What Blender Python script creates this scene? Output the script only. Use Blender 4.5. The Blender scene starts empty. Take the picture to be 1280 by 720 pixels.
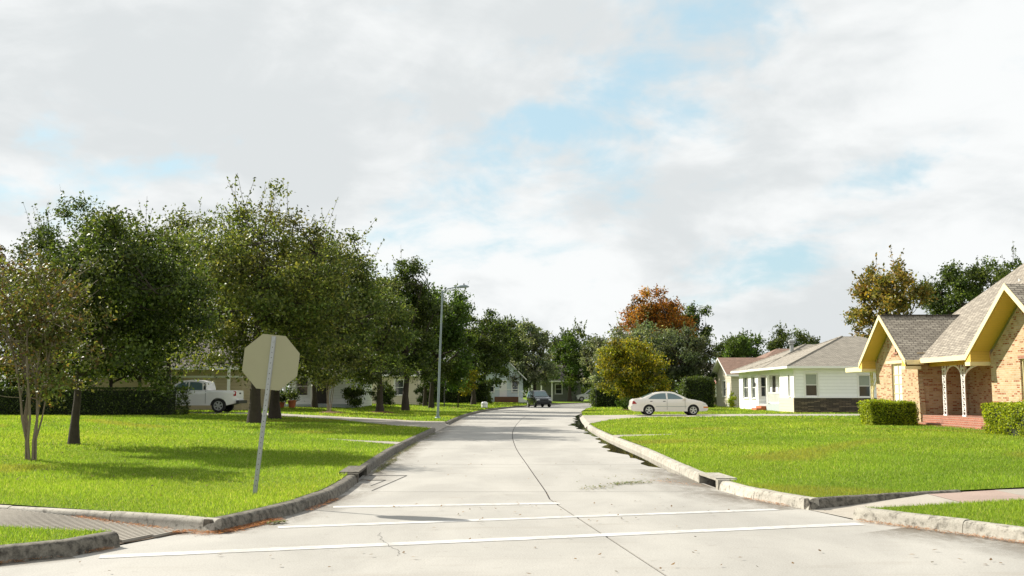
import bpy, bmesh, math, random
import numpy as np
from mathutils import Vector, Matrix
from mathutils.geometry import delaunay_2d_cdt

R = math.radians
sc = bpy.context.scene
col = sc.collection
# ------------------------------------------------------------------ camera
CAMH = 1.6
FPX = 1244.0
PITCH = math.atan(130.0 / FPX)
cam_d = bpy.data.cameras.new('camera')
cam = bpy.data.objects.new('camera', cam_d)
col.objects.link(cam)
cam_d.sensor_width = 36.0
cam_d.lens = 36.0 * FPX / 1280.0
cam_d.clip_end = 6000
cam.location = (0, 0, CAMH)
cam.rotation_euler = (math.pi / 2 + PITCH, 0, 0)
sc.camera = cam
# ------------------------------------------------------------------ exposure
vs = sc.view_settings
vs.view_transform = 'Standard'
vs.look = 'None'
vs.gamma = 1.0
vs.use_curve_mapping = False
vs.exposure = 0.85
sc.cycles.max_bounces = 6
sc.cycles.diffuse_bounces = 3
sc.cycles.glossy_bounces = 2
sc.cycles.transmission_bounces = 3
# ------------------------------------------------------------------ sun
SUN_EL = R(36)
SUN_AZ = R(-57)            # from +Y, negative = towards -X (back left)
to_sun = Vector((math.sin(SUN_AZ) * math.cos(SUN_EL), math.cos(SUN_AZ) * math.cos(SUN_EL), math.sin(SUN_EL)))
sd = bpy.data.lights.new('sun', 'SUN')
sd.energy = 5.0
sd.angle = R(0.55)
sd.color = (1.0, 0.94, 0.83)
sun = bpy.data.objects.new('sun', sd)
col.objects.link(sun)
sun.rotation_euler = (-to_sun).to_track_quat('-Z', 'Y').to_euler()
# ------------------------------------------------------------------ sky
W = bpy.data.worlds.new('World')
sc.world = W
W.use_nodes = True
W.cycles.sampling_method = 'MANUAL'
W.cycles.sample_map_resolution = 256
nt = W.node_tree
nt.nodes.clear()


class NG:
    """small helper to write node graphs"""
    def __init__(s, tree):
        s.t = tree

    def n(s, typ, **kw):
        nd = s.t.nodes.new(typ)
        for k, v in kw.items():
            setattr(nd, k, v)
        return nd

    def put(s, sock, v):
        if v is None:
            return
        if isinstance(v, bpy.types.NodeSocket):
            s.t.links.new(v, sock)
        elif isinstance(v, (tuple, list)) and len(v) == 3 and sock.type == 'RGBA':
            sock.default_value = (*v, 1)
        else:
            sock.default_value = v

    def math(s, op, a, b=None, c=None, clamp=False):
        nd = s.n('ShaderNodeMath', operation=op, use_clamp=clamp)
        s.put(nd.inputs[0], a)
        s.put(nd.inputs[1], b)
        s.put(nd.inputs[2], c)
        return nd.outputs[0]

    def vmath(s, op, a, b=None, out=0):
        nd = s.n('ShaderNodeVectorMath', operation=op)
        s.put(nd.inputs[0], a)
        if b is not None:
            s.put(nd.inputs[1], b)
        return nd.outputs[out]

    def noise(s, vec, scale, detail=4, rough=0.55, dist=0.0, out=0):
        nd = s.n('ShaderNodeTexNoise')
        if vec is not None:
            s.put(nd.inputs['Vector'], vec)
        nd.inputs['Scale'].default_value = scale
        nd.inputs['Detail'].default_value = detail
        nd.inputs['Roughness'].default_value = rough
        nd.inputs['Distortion'].default_value = dist
        return nd.outputs[out]

    def ramp(s, fac, lo, hi, a=0.0, b=1.0, smooth=True):
        nd = s.n('ShaderNodeMapRange')
        nd.interpolation_type = 'SMOOTHSTEP' if smooth else 'LINEAR'
        s.put(nd.inputs[0], fac)
        nd.inputs[1].default_value = lo
        nd.inputs[2].default_value = hi
        nd.inputs[3].default_value = a
        nd.inputs[4].default_value = b
        return nd.outputs[0]

    def mix(s, fac, a, b, blend='MIX'):
        nd = s.n('ShaderNodeMix', data_type='RGBA', blend_type=blend)
        s.put(nd.inputs[0], fac)
        s.put(nd.inputs[6], a)
        s.put(nd.inputs[7], b)
        return nd.outputs[2]


def pix_dir(u, v):
    c, s_ = math.cos(PITCH), math.sin(PITCH)
    d = Vector((u - 640.0, FPX * c - (360.0 - v) * s_, FPX * s_ + (360.0 - v) * c))
    return d


def at(u, v, Y):
    """world point at distance Y that the photograph shows at pixel (u, v)"""
    d = pix_dir(u, v)
    t = Y / d.y
    return Vector((d.x * t, Y, CAMH + d.z * t))


g = NG(nt)
tc = g.n('ShaderNodeTexCoord')
D = tc.outputs['Generated']
sky = g.n('ShaderNodeTexSky', sky_type='NISHITA')
sky.sun_disc = False
sky.sun_elevation = SUN_EL
sky.sun_rotation = SUN_AZ
sky.air_density = 1.3
sky.dust_density = 1.5
sky.ozone_density = 1.0
sep = g.n('ShaderNodeSeparateXYZ')
g.put(sep.inputs[0], D)
dz = g.math('MAXIMUM', sep.outputs[2], 0.0)
den = g.math('ADD', dz, 0.42)
cx = g.math('DIVIDE', sep.outputs[0], den)
cy = g.math('DIVIDE', sep.outputs[1], den)
comb = g.n('ShaderNodeCombineXYZ')
g.put(comb.inputs[0], cx)
g.put(comb.inputs[1], cy)
g.put(comb.inputs[2], g.math('MULTIPLY', dz, 1.6))
P0 = comb.outputs[0]
n_big = g.noise(P0, 1.7, 5, 0.55, 0.35)
n_det = g.noise(P0, 6.0, 6, 0.62, 0.3)
cover = g.math('ADD', g.math('MULTIPLY', n_big, 0.66), g.math('MULTIPLY', n_det, 0.34))
warp = g.noise(D, 9.0, 4, 0.62, 0.0, out=1)
Dw = g.vmath('ADD', D, g.vmath('MULTIPLY', g.vmath('SUBTRACT', warp, (0.5, 0.5, 0.5)), (0.17, 0.17, 0.12)))
gap = None
for (u, v, sx, sz, amt) in ((885, 38, 0.10, 0.065, 0.15), (665, 163, 0.085, 0.022, 0.10), (160, 222, 0.15, 0.045, 0.22),
                            (965, 338, 0.075, 0.030, 0.11), (1190, 200, 0.10, 0.022, 0.08), (770, 110, 0.05, 0.04, 0.09)):
    d = pix_dir(u, v).normalized()
    dd = g.vmath('MULTIPLY', g.vmath('SUBTRACT', Dw, tuple(d)), (1 / sx, 1 / 0.25, 1 / sz))
    L = g.vmath('LENGTH', dd, out=1)
    e = g.math('MULTIPLY', g.ramp(L, 1.5, 0.0), amt)
    gap = e if gap is None else g.math('ADD', gap, e)
cover = g.math('SUBTRACT', cover, gap)
mask = g.ramp(cover, 0.335, 0.475)
n_sh = g.noise(g.vmath('ADD', P0, (0.35, -0.2, 0.1)), 1.35, 5, 0.56, 0.4)
n_sh2 = g.noise(g.vmath('ADD', P0, (0.0, 0.07, -0.05)), 5.0, 6, 0.6, 0.3)
shade = g.math('ADD', g.math('MULTIPLY', n_sh, 0.72), g.math('MULTIPLY', n_sh2, 0.28))
shade = g.ramp(shade, 0.45, 0.60)
ccol = g.mix(shade, (0.535, 0.545, 0.545), (0.415, 0.434, 0.440))
ccol10 = g.vmath('MULTIPLY', ccol, (10, 10, 10))
blue = g.mix(0.82, sky.outputs[0], (3.0, 4.2, 4.75))
skyc = g.mix(mask, blue, ccol10)
bg = g.n('ShaderNodeBackground')
g.put(bg.inputs[0], skyc)
bg.inputs[1].default_value = 0.10
outw = g.n('ShaderNodeOutputWorld')
nt.links.new(bg.outputs[0], outw.inputs[0])

# ------------------------------------------------------------------ materials
MATS = {}


def newmat(name):
    m = bpy.data.materials.new(name)
    m.use_nodes = True
    t = m.node_tree
    t.nodes.clear()
    gg = NG(t)
    b = gg.n('ShaderNodeBsdfPrincipled')
    o = gg.n('ShaderNodeOutputMaterial')
    t.links.new(b.outputs[0], o.inputs[0])
    MATS[name] = m
    return m, gg, b, o


def bump(gg, b, h, strength=0.3, dist=0.02):
    bn = gg.n('ShaderNodeBump')
    bn.inputs['Strength'].default_value = strength
    bn.inputs['Distance'].default_value = dist
    gg.put(bn.inputs['Height'], h)
    gg.t.links.new(bn.outputs[0], b.inputs['Normal'])


def plain(name, c, rough=0.6, metal=0.0, var=0.12, scale=6.0, spec=0.5, bumps=0.0, coat=0.0):
    m, gg, b, o = newmat(name)
    t = gg.n('ShaderNodeTexCoord')
    n = gg.noise(t.outputs['Object'], scale, 5, 0.6)
    lo = tuple(x * (1 - var) for x in c)
    hi = tuple(min(1, x * (1 + var)) for x in c)
    gg.put(b.inputs['Base Color'], gg.mix(n, lo, hi))
    b.inputs['Roughness'].default_value = rough
    b.inputs['Metallic'].default_value = metal
    b.inputs['Specular IOR Level'].default_value = spec
    b.inputs['Coat Weight'].default_value = coat
    b.inputs['Coat Roughness'].default_value = 0.05
    if bumps:
        bump(gg, b, gg.noise(t.outputs['Object'], scale * 6, 4), bumps, 0.01)
    return m


def leafmat(name, transl=0.35, rough=0.5, spec=0.35, tint=1.0):
    m, gg, b, o = newmat(name)
    a = gg.n('ShaderNodeAttribute', attribute_name='Col')
    c = a.outputs['Color']
    gg.put(b.inputs['Base Color'], c)
    b.inputs['Roughness'].default_value = rough
    b.inputs['Specular IOR Level'].default_value = spec
    tr = gg.n('ShaderNodeBsdfTranslucent')
    gg.put(tr.inputs[0], gg.mix(1.0, c, (1.5 * tint, 1.45 * tint, 0.7 * tint), 'MULTIPLY'))
    mx = gg.n('ShaderNodeMixShader')
    mx.inputs[0].default_value = transl
    gg.t.links.new(b.outputs[0], mx.inputs[1])
    gg.t.links.new(tr.outputs[0], mx.inputs[2])
    gg.t.links.new(mx.outputs[0], o.inputs[0])
    return m


leafmat('leaf', 0.40, 0.48, 0.22)
leafmat('blade', 0.50, 0.6, 0.12)


def concrete(name, base, stain=(0.20, 0.17, 0.13), stain_amt=0.5, scale=1.0, dark=0.0, objvar=0.08, lo=0.58, hi=0.80):
    m, gg, b, o = newmat(name)
    geo = gg.n('ShaderNodeNewGeometry')
    p = geo.outputs['Position']
    ps = gg.vmath('MULTIPLY', p, (1.0, 0.45, 1.0))
    n1 = gg.noise(ps, 0.55 * scale, 6, 0.62, 0.4)
    n2 = gg.noise(p, 5.0 * scale, 6, 0.7, 0.1)
    n3 = gg.noise(p, 60.0, 3, 0.6)
    streak = gg.noise(gg.vmath('MULTIPLY', p, (0.35, 2.2, 1)), 1.6 * scale, 5, 0.6, 0.3)
    c = gg.mix(gg.ramp(n1, 0.30, 0.72), tuple(x * 1.07 for x in base), tuple(x * 0.83 for x in base))
    c = gg.mix(gg.math('MULTIPLY', gg.ramp(streak, 0.53, 0.75), stain_amt * 0.5), c, stain)
    c = gg.mix(gg.math('MULTIPLY', gg.ramp(n2, lo, hi), stain_amt), c, tuple(x * 0.6 for x in stain))
    sp = gg.ramp(n3, 0.28, 0.75, 0.80, 1.17, False)
    c = gg.mix(1.0, c, sp, 'MULTIPLY')
    oi = gg.n('ShaderNodeObjectInfo')
    c = gg.mix(1.0, c, gg.ramp(oi.outputs['Random'], 0, 1, 1 - objvar, 1 + objvar, False), 'MULTIPLY')
    gg.put(b.inputs['Base Color'], c)
    b.inputs['Roughness'].default_value = 0.8
    b.inputs['Specular IOR Level'].default_value = 0.3
    bump(gg, b, gg.math('ADD', n3, n2), 0.25, 0.006)
    return m


concrete('road_concrete', (0.342, 0.329, 0.300), stain_amt=0.46, objvar=0.045)
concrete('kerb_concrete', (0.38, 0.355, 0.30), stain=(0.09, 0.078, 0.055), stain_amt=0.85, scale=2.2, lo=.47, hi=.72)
concrete('kerb_stained_shaded', (0.18, 0.163, 0.13), stain=(0.034, 0.029, 0.022), stain_amt=0.92, scale=2.4, lo=.36, hi=.70)  # stained concrete, base also darkened to paint in the shade on kerb faces
concrete('walk_concrete', (0.31, 0.283, 0.24), stain_amt=0.6)
concrete('pink_pavers', (0.33, 0.245, 0.205), stain_amt=0.7, scale=2)
plain('joint_filler', (0.028, 0.026, 0.024), 0.9)
plain('patch_tar', (0.075, 0.078, 0.068), 0.85, scale=20)
plain('dark_hole', (0.004, 0.004, 0.004), 0.9)
plain('plate_dark', (0.09, 0.06, 0.035), 0.95)

m, gg, b, o = newmat('paint_line')
geo = gg.n('ShaderNodeNewGeometry')
n1 = gg.noise(geo.outputs['Position'], 9, 6, 0.7)
n2 = gg.noise(geo.outputs['Position'], 1.3, 4, 0.6)
w_ = gg.ramp(gg.math('ADD', gg.math('MULTIPLY', n1, 0.6), gg.math('MULTIPLY', n2, 0.4)), 0.42, 0.62)
gg.put(b.inputs['Base Color'], gg.mix(gg.math('MULTIPLY', w_, 0.8), (0.50, 0.495, 0.478), (0.342, 0.329, 0.300)))
b.inputs['Roughness'].default_value = 0.6

m, gg, b, o = newmat('lawn_soil')
geo = gg.n('ShaderNodeNewGeometry')
p = geo.outputs['Position']
n1 = gg.noise(p, 0.35, 5, 0.6)
n2 = gg.noise(p, 14, 5, 0.7)
c = gg.mix(gg.ramp(n1, 0.35, 0.7), (0.165, 0.245, 0.020), (0.13, 0.205, 0.018))
c = gg.mix(gg.ramp(n2, 0.45, 0.75), c, (0.10, 0.14, 0.014))
n4 = gg.noise(p, 0.5, 3, 0.5)
c = gg.mix(gg.ramp(n4, 0.70, 0.80), c, (0.24, 0.19, 0.06))
gg.put(b.inputs['Base Color'], c)
b.inputs['Roughness'].default_value = 0.9
b.inputs['Specular IOR Level'].default_value = 0.1
bump(gg, b, gg.noise(p, 40, 4, 0.7), 0.6, 0.05)

plain('ground_far', (0.09, 0.12, 0.03), 0.95, scale=0.05)

m, gg, b, o = newmat('puddle_water')
geo = gg.n('ShaderNodeNewGeometry')
gg.put(b.inputs['Base Color'], (0.035, 0.032, 0.026))
b.inputs['Roughness'].default_value = 0.03
b.inputs['Specular IOR Level'].default_value = 0.5
bump(gg, b, gg.noise(geo.outputs['Position'], 6, 3), 0.03, 0.01)


def brickmat(name, c1, c2, mortar, sx=0.205, sy=0.075, vari=None, mort=0.012, rough=0.85, third=None):
    m, gg, b, o = newmat(name)
    uv = gg.n('ShaderNodeUVMap', uv_map='UVMap')
    br = gg.n('ShaderNodeTexBrick')
    gg.put(br.inputs['Vector'], uv.outputs[0])
    br.inputs['Scale'].default_value = 1.0
    br.inputs['Brick Width'].default_value = sx
    br.inputs['Row Height'].default_value = sy
    br.inputs['Mortar Size'].default_value = mort
    br.inputs['Mortar Smooth'].default_value = 0.2
    br.inputs['Bias'].default_value = -0.1
    gg.put(br.inputs['Color1'], c1)
    gg.put(br.inputs['Color2'], c2)
    gg.put(br.inputs['Mortar'], mortar)
    c = br.outputs['Color']
    n = gg.noise(uv.outputs[0], 2.0, 5, 0.6)
    c = gg.mix(1.0, c, gg.ramp(n, 0.2, 0.8, 0.78, 1.2, False), 'MULTIPLY')
    if third is not None:
        # odd bricks of another firing
        sx_, sy_ = 1 / sx, 1 / sy
        q = gg.vmath('FLOOR', gg.vmath('MULTIPLY', uv.outputs[0], (sx_, sy_, 0)))
        wn = gg.n('ShaderNodeTexWhiteNoise', noise_dimensions='2D')
        gg.put(wn.inputs['Vector'], q)
        f = gg.math('GREATER_THAN', wn.outputs[0], 0.80)
        f = gg.math('MULTIPLY', f, gg.math('SUBTRACT', 1.0, br.outputs['Fac']))
        c = gg.mix(f, c, third)
    gg.put(b.inputs['Base Color'], c)
    b.inputs['Roughness'].default_value = rough
    b.inputs['Specular IOR Level'].default_value = 0.2
    bump(gg, b, gg.math('MULTIPLY', br.outputs['Fac'], -1.0), 0.6, 0.01)
    return m


brickmat('tan_brick', (0.49, 0.365, 0.225), (0.39, 0.25, 0.125), (0.45, 0.37, 0.27), third=(0.28, 0.10, 0.04))
brickmat('red_brick', (0.34, 0.125, 0.075), (0.27, 0.095, 0.055), (0.34, 0.25, 0.20))
brickmat('ledge_stone_shaded', (0.13, 0.10, 0.075), (0.07, 0.06, 0.05), (0.03, 0.026, 0.022), 0.42, 0.085, third=(0.2, 0.155, 0.11))
brickmat('shingle_brown', (0.295, 0.262, 0.215), (0.215, 0.19, 0.155), (0.075, 0.063, 0.052), 0.30, 0.145, mort=0.016, third=(0.34, 0.305, 0.25))
brickmat('shingle_grey', (0.31, 0.282, 0.236), (0.235, 0.212, 0.177), (0.11, 0.098, 0.08), 0.30, 0.145, mort=0.012)
brickmat('shingle_red', (0.25, 0.165, 0.125), (0.19, 0.125, 0.095), (0.14, 0.08, 0.06), 0.30, 0.145)
brickmat('shingle_dark', (0.14, 0.125, 0.11), (0.09, 0.08, 0.072), (0.05, 0.045, 0.04), 0.30, 0.145)


def siding(name, c, h=0.2):
    m, gg, b, o = newmat(name)
    uv = gg.n('ShaderNodeUVMap', uv_map='UVMap')
    s_ = gg.n('ShaderNodeSeparateXYZ')
    gg.put(s_.inputs[0], uv.outputs[0])
    fr = gg.math('FRACT', gg.math('DIVIDE', s_.outputs[1], h))
    n = gg.noise(uv.outputs[0], 3.0, 5, 0.6)
    cc = gg.mix(n, tuple(x * 0.93 for x in c), tuple(min(1, x * 1.05) for x in c))
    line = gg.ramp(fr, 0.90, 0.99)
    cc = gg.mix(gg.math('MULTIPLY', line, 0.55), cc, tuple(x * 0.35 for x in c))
    gg.put(b.inputs['Base Color'], cc)
    b.inputs['Roughness'].default_value = 0.55
    bump(gg, b, gg.math('SUBTRACT', 1.0, fr), 0.7, 0.015)
    return m


siding('white_siding', (0.86, 0.86, 0.85), 0.22)
siding('tan_siding', (0.46, 0.37, 0.24), 0.2)
siding('cream_siding_lit_stone', (0.62, 0.55, 0.41), 0.2)
siding('beige_siding', (0.50, 0.46, 0.36), 0.2)
siding('aqua_siding', (0.58, 0.66, 0.67), 0.2)
plain('porch_brown', (0.13, 0.055, 0.035), 0.8)
siding('olive_siding', (0.16, 0.17, 0.13), 0.2)
siding('soffit_yellow', (0.70, 0.45, 0.085), 0.1)
plain('white_paint', (0.80, 0.79, 0.76), 0.45, var=0.05)
plain('cream_paint', (0.80, 0.67, 0.39), 0.5, var=0.05)
plain('grey_paint', (0.38, 0.42, 0.42), 0.6)
plain('curtain', (0.62, 0.63, 0.60), 0.35, scale=12)
plain('blind', (0.30, 0.34, 0.30), 0.12, scale=3)
plain('window_glass', (0.025, 0.032, 0.034), 0.05, var=0.3, scale=1.5, spec=0.8)
plain('dark_door', (0.03, 0.025, 0.022), 0.4)
plain('terracotta', (0.42, 0.12, 0.05), 0.8)
plain('galvanised', (0.36, 0.37, 0.37), 0.5, metal=0.5, var=0.15, scale=10)
plain('sign_back', (0.31, 0.295, 0.185), 0.50, metal=0.25, var=0.07, scale=3)
plain('sign_red', (0.45, 0.02, 0.02), 0.4)
plain('lamp_pole', (0.24, 0.29, 0.31), 0.5, metal=0.3)
plain('lamp_dark', (0.06, 0.06, 0.06), 0.5)
plain('bark_dark', (0.045, 0.034, 0.024), 0.95, var=0.5, scale=9, bumps=0.8)
plain('bark_brown', (0.11, 0.085, 0.06), 0.95, var=0.5, scale=9, bumps=0.8)
plain('bark_pale', (0.21, 0.165, 0.12), 0.8, var=0.35, scale=12, bumps=0.4)
plain('mulch', (0.12, 0.045, 0.02), 0.95, var=0.4, scale=30, bumps=0.6)
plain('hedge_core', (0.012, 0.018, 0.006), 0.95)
plain('rubber', (0.015, 0.015, 0.015), 0.8)
plain('rim_alloy', (0.60, 0.60, 0.60), 0.3, metal=0.8, var=0.05)
plain('car_glass', (0.10, 0.16, 0.17), 0.04, var=0.2, spec=0.9)
plain('paint_beige', (0.80, 0.755, 0.70), 0.18, var=0.03, coat=0.6)
plain('paint_white', (0.80, 0.80, 0.80), 0.3, var=0.03, coat=0.6)
plain('paint_black', (0.018, 0.020, 0.024), 0.25, var=0.05, coat=0.8)
plain('paint_silver', (0.42, 0.44, 0.46), 0.3, metal=0.4, var=0.05, coat=0.6)
plain('black_trim', (0.02, 0.02, 0.02), 0.6)
plain('lamp_red', (0.35, 0.012, 0.012), 0.2)
plain('lamp_clear', (0.65, 0.66, 0.66), 0.1)
plain('lamp_amber', (0.65, 0.22, 0.04), 0.2)
plain('flag_red', (0.55, 0.03, 0.04), 0.8)
plain('flag_white', (0.8, 0.8, 0.8), 0.8)
plain('flag_blue', (0.03, 0.05, 0.2), 0.8)

# ------------------------------------------------------------------ helpers


def tag(o, label=None, cat=None, group=None, kind=None):
    if label:
        o['label'] = label
    if cat:
        o['category'] = cat
    if group:
        o['group'] = group
    if kind:
        o['kind'] = kind
    return o


def empty(name, loc=(0, 0, 0), rz=0.0, label=None, cat=None, group=None):
    o = bpy.data.objects.new(name, None)
    o.empty_display_size = 0.2
    col.objects.link(o)
    o.location = loc
    o.rotation_euler = (0, 0, rz)
    return tag(o, label, cat, group)


def link(name, me, parent=None):
    o = bpy.data.objects.new(name, me)
    col.objects.link(o)
    if parent is not None:
        o.parent = parent
    return o


class MB:
    """collects faces, builds one mesh object; UVs in metres along each face"""
    def __init__(s):
        s.v = []
        s.f = []
        s.m = []

    def poly(s, pts, mi=0):
        i = len(s.v)
        s.v += [Vector(p) for p in pts]
        s.f.append(tuple(range(i, i + len(pts))))
        s.m.append(mi)

    def hexa(s, p, mi=0, mtop=None):
        """p: 4 bottom + 4 top points, counter-clockwise seen from above"""
        b_, t_ = p[:4], p[4:]
        s.poly([b_[3], b_[2], b_[1], b_[0]], mi)
        s.poly(t_, mi if mtop is None else mtop)
        for k in range(4):
            l = (k + 1) % 4
            s.poly([b_[k], b_[l], t_[l], t_[k]], mi)

    def box(s, x0, x1, y0, y1, z0, z1, mi=0, mtop=None):
        s.hexa([(x0, y0, z0), (x1, y0, z0), (x1, y1, z0), (x0, y1, z0),
                (x0, y0, z1), (x1, y0, z1), (x1, y1, z1), (x0, y1, z1)], mi, mtop)

    def obox(s, o, t, n, a0, a1, d0, d1, z0, z1, mi=0):
        """box in a wall frame: o origin, t along wall, n outward; a along, d outward, z up"""
        o, t, n = Vector(o), Vector(t), Vector(n)
        q = lambda a, d, z: (o + t * a + n * d) + Vector((0, 0, z - o.z))
        p = [q(a0, d1, z0), q(a1, d1, z0), q(a1, d0, z0), q(a0, d0, z0),
             q(a0, d1, z1), q(a1, d1, z1), q(a1, d0, z1), q(a0, d0, z1)]
        if t.cross(Vector((0, 0, 1))).dot(n) < 0:
            p = [p[k] for k in (1, 0, 3, 2, 5, 4, 7, 6)]
        s.hexa(p, mi)

    def prism(s, outline, z0, z1, mi=0, mtop=None):
        n = len(outline)
        s.poly([(x, y, z1) for x, y in outline], mi if mtop is None else mtop)
        s.poly([(x, y, z0) for x, y in reversed(outline)], mi)
        for k in range(n):
            a, b_ = outline[k], outline[(k + 1) % n]
            s.poly([(*a, z0), (*b_, z0), (*b_, z1), (*a, z1)], mi)

    def slab(s, pts, th, mi=0, mtop=0):
        """sloped plate: pts counter-clockwise seen from above, thickness straight down"""
        lo = [Vector(p) - Vector((0, 0, th)) for p in pts]
        s.poly(pts, mtop)
        s.poly(list(reversed(lo)), mi)
        n = len(pts)
        for k in range(n):
            l = (k + 1) % n
            s.poly([lo[k], lo[l], pts[l], pts[k]], mi)

    def tube(s, pts, rad, n=8, mi=0, caps=True):
        pts = [Vector(p) for p in pts]
        if not isinstance(rad, (list, tuple)):
            rad = [rad] * len(pts)
        rings = []
        for i, p in enumerate(pts):
            a = pts[max(i - 1, 0)]
            b_ = pts[min(i + 1, len(pts) - 1)]
            d = (b_ - a).normalized()
            x = d.orthogonal().normalized() if abs(d.z) > 0.95 else d.cross(Vector((0, 0, 1))).normalized()
            y = d.cross(x).normalized()
            i0 = len(s.v)
            for k in range(n):
                an = 2 * math.pi * k / n
                s.v.append(p + (x * math.cos(an) + y * math.sin(an)) * rad[i])
            rings.append(i0)
        for a, b_ in zip(rings[:-1], rings[1:]):
            for k in range(n):
                l = (k + 1) % n
                s.f.append((a + k, a + l, b_ + l, b_ + k))
                s.m.append(mi)
        if caps:
            s.f.append(tuple(rings[0] + k for k in reversed(range(n))))
            s.m.append(mi)
            s.f.append(tuple(rings[-1] + k for k in range(n)))
            s.m.append(mi)

    def lathe(s, prof, c, axis='z', n=16, mi=0):
        """prof: (r, h) list round axis through c"""
        c = Vector(c)
        rings = []
        for r_, h in prof:
            i0 = len(s.v)
            for k in range(n):
                an = 2 * math.pi * k / n
                if axis == 'z':
                    q = Vector((r_ * math.cos(an), r_ * math.sin(an), h))
                else:
                    q = Vector((r_ * math.cos(an), h, r_ * math.sin(an)))
                s.v.append(c + q)
            rings.append(i0)
        for a, b_ in zip(rings[:-1], rings[1:]):
            for k in range(n):
                l = (k + 1) % n
                s.f.append((a + k, a + l, b_ + l, b_ + k))
                s.m.append(mi)

    def build(s, name, mats, parent=None, origin=(0, 0, 0), smooth=None, bevel=0.0):
        if isinstance(mats, str):
            mats = [mats]
        og = Vector(origin)
        me = bpy.data.meshes.new(name)
        me.from_pydata([tuple(p - og) for p in s.v], [], s.f)
        for mm in mats:
            me.materials.append(MATS[mm])
        me.polygons.foreach_set('material_index', s.m)
        uvl = me.uv_layers.new(name='UVMap')
        for pl in me.polygons:
            n = pl.normal
            t = Vector((0, 0, 1)).cross(n)
            t = t.normalized() if t.length > 0.05 else Vector((1, 0, 0))
            bt = n.cross(t)
            for li in pl.loop_indices:
                p = Vector(me.vertices[me.loops[li].vertex_index].co) + og
                uvl.data[li].uv = (p.dot(t), p.dot(bt))
        if smooth is not None:
            me.polygons.foreach_set('use_smooth', [True] * len(me.polygons))
            me.set_sharp_from_angle(angle=R(smooth))
        me.update()
        o = link(name, me, parent)
        if bevel:
            bv = o.modifiers.new('bevel', 'BEVEL')
            bv.width = bevel
            bv.segments = 2
            bv.limit_method = 'ANGLE'
        return o


def catmull(pts, step=0.8):
    pts = [np.array(p, float) for p in pts]
    out = []
    for i in range(len(pts) - 1):
        p0 = pts[max(i - 1, 0)]
        p1, p2 = pts[i], pts[i + 1]
        p3 = pts[min(i + 2, len(pts) - 1)]
        n = max(1, int(np.linalg.norm(p2 - p1) / step))
        n = min(n, 12)
        for k in range(n):
            t = k / n
            out.append(0.5 * ((2 * p1) + (-p0 + p2) * t + (2 * p0 - 5 * p1 + 4 * p2 - p3) * t * t + (-p0 + 3 * p1 - 3 * p2 + p3) * t ** 3))
    out.append(pts[-1])
    return np.array(out)


def offset(line, d):
    """offset polyline to its left by d"""
    line = np.asarray(line)
    t = np.gradient(line, axis=0)
    t /= np.linalg.norm(t, axis=1)[:, None]
    n = np.stack([-t[:, 1], t[:, 0]], 1)
    return line + n * d


def inpoly(px, py, poly):
    poly = np.asarray(poly)
    c = np.zeros(px.shape, bool)
    j = len(poly) - 1
    for i in range(len(poly)):
        xi, yi = poly[i]
        xj, yj = poly[j]
        if yi != yj:
            cond = ((yi > py) != (yj > py)) & (px < (xj - xi) * (py - yi) / (yj - yi) + xi)
            c ^= cond
        j = i
    return c


def fill_mesh(name, poly, zf, pts=None, mat='lawn_soil', parent=None, skirt=0.0):
    poly = [tuple(p) for p in poly]
    vs_ = [Vector(p) for p in poly]
    if pts is not None and len(pts):
        k = inpoly(pts[:, 0], pts[:, 1], poly)
        vs_ += [Vector((float(a), float(b_))) for a, b_ in pts[k]]
    res = delaunay_2d_cdt(vs_, [], [list(range(len(poly)))], 1, 1e-5)
    v2, faces = res[0], res[2]
    mb = MB()
    mb.v = [Vector((p.x, p.y, zf(p.x, p.y))) for p in v2]
    mb.f = [tuple(f) for f in faces]
    # make faces point up
    for i, f in enumerate(mb.f):
        a, b_, c_ = (mb.v[f[0]], mb.v[f[1]], mb.v[f[2]])
        if (b_ - a).cross(c_ - a).z < 0:
            mb.f[i] = tuple(reversed(f))
    mb.m = [0] * len(mb.f)
    if skirt:
        n = len(poly)
        for i in range(n):
            a, b_ = poly[i], poly[(i + 1) % n]
            za, zb = zf(*a), zf(*b_)
            mb.poly([(*a, za - skirt), (*b_, zb - skirt), (*b_, zb), (*a, za)])
    return mb.build(name, mat, parent)


def raw_mesh(name, V, k, C, mat, parent=None):
    """V (n*k,3) loose k-gons with a point colour"""
    n = len(V) // k
    me = bpy.data.meshes.new(name)
    me.vertices.add(len(V))
    me.vertices.foreach_set('co', V.astype(np.float32).ravel())
    me.loops.add(len(V))
    me.loops.foreach_set('vertex_index', np.arange(len(V), dtype=np.int32))
    me.polygons.add(n)
    me.polygons.foreach_set('loop_start', np.arange(0, len(V), k, dtype=np.int32))
    me.update(calc_edges=True)
    at_ = me.attributes.new('Col', 'FLOAT_COLOR', 'POINT')
    at_.data.foreach_set('color', np.c_[C, np.ones(len(C))].astype(np.float32).ravel())
    me.materials.append(MATS[mat])
    me.validate()
    return link(name, me, parent)


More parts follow.
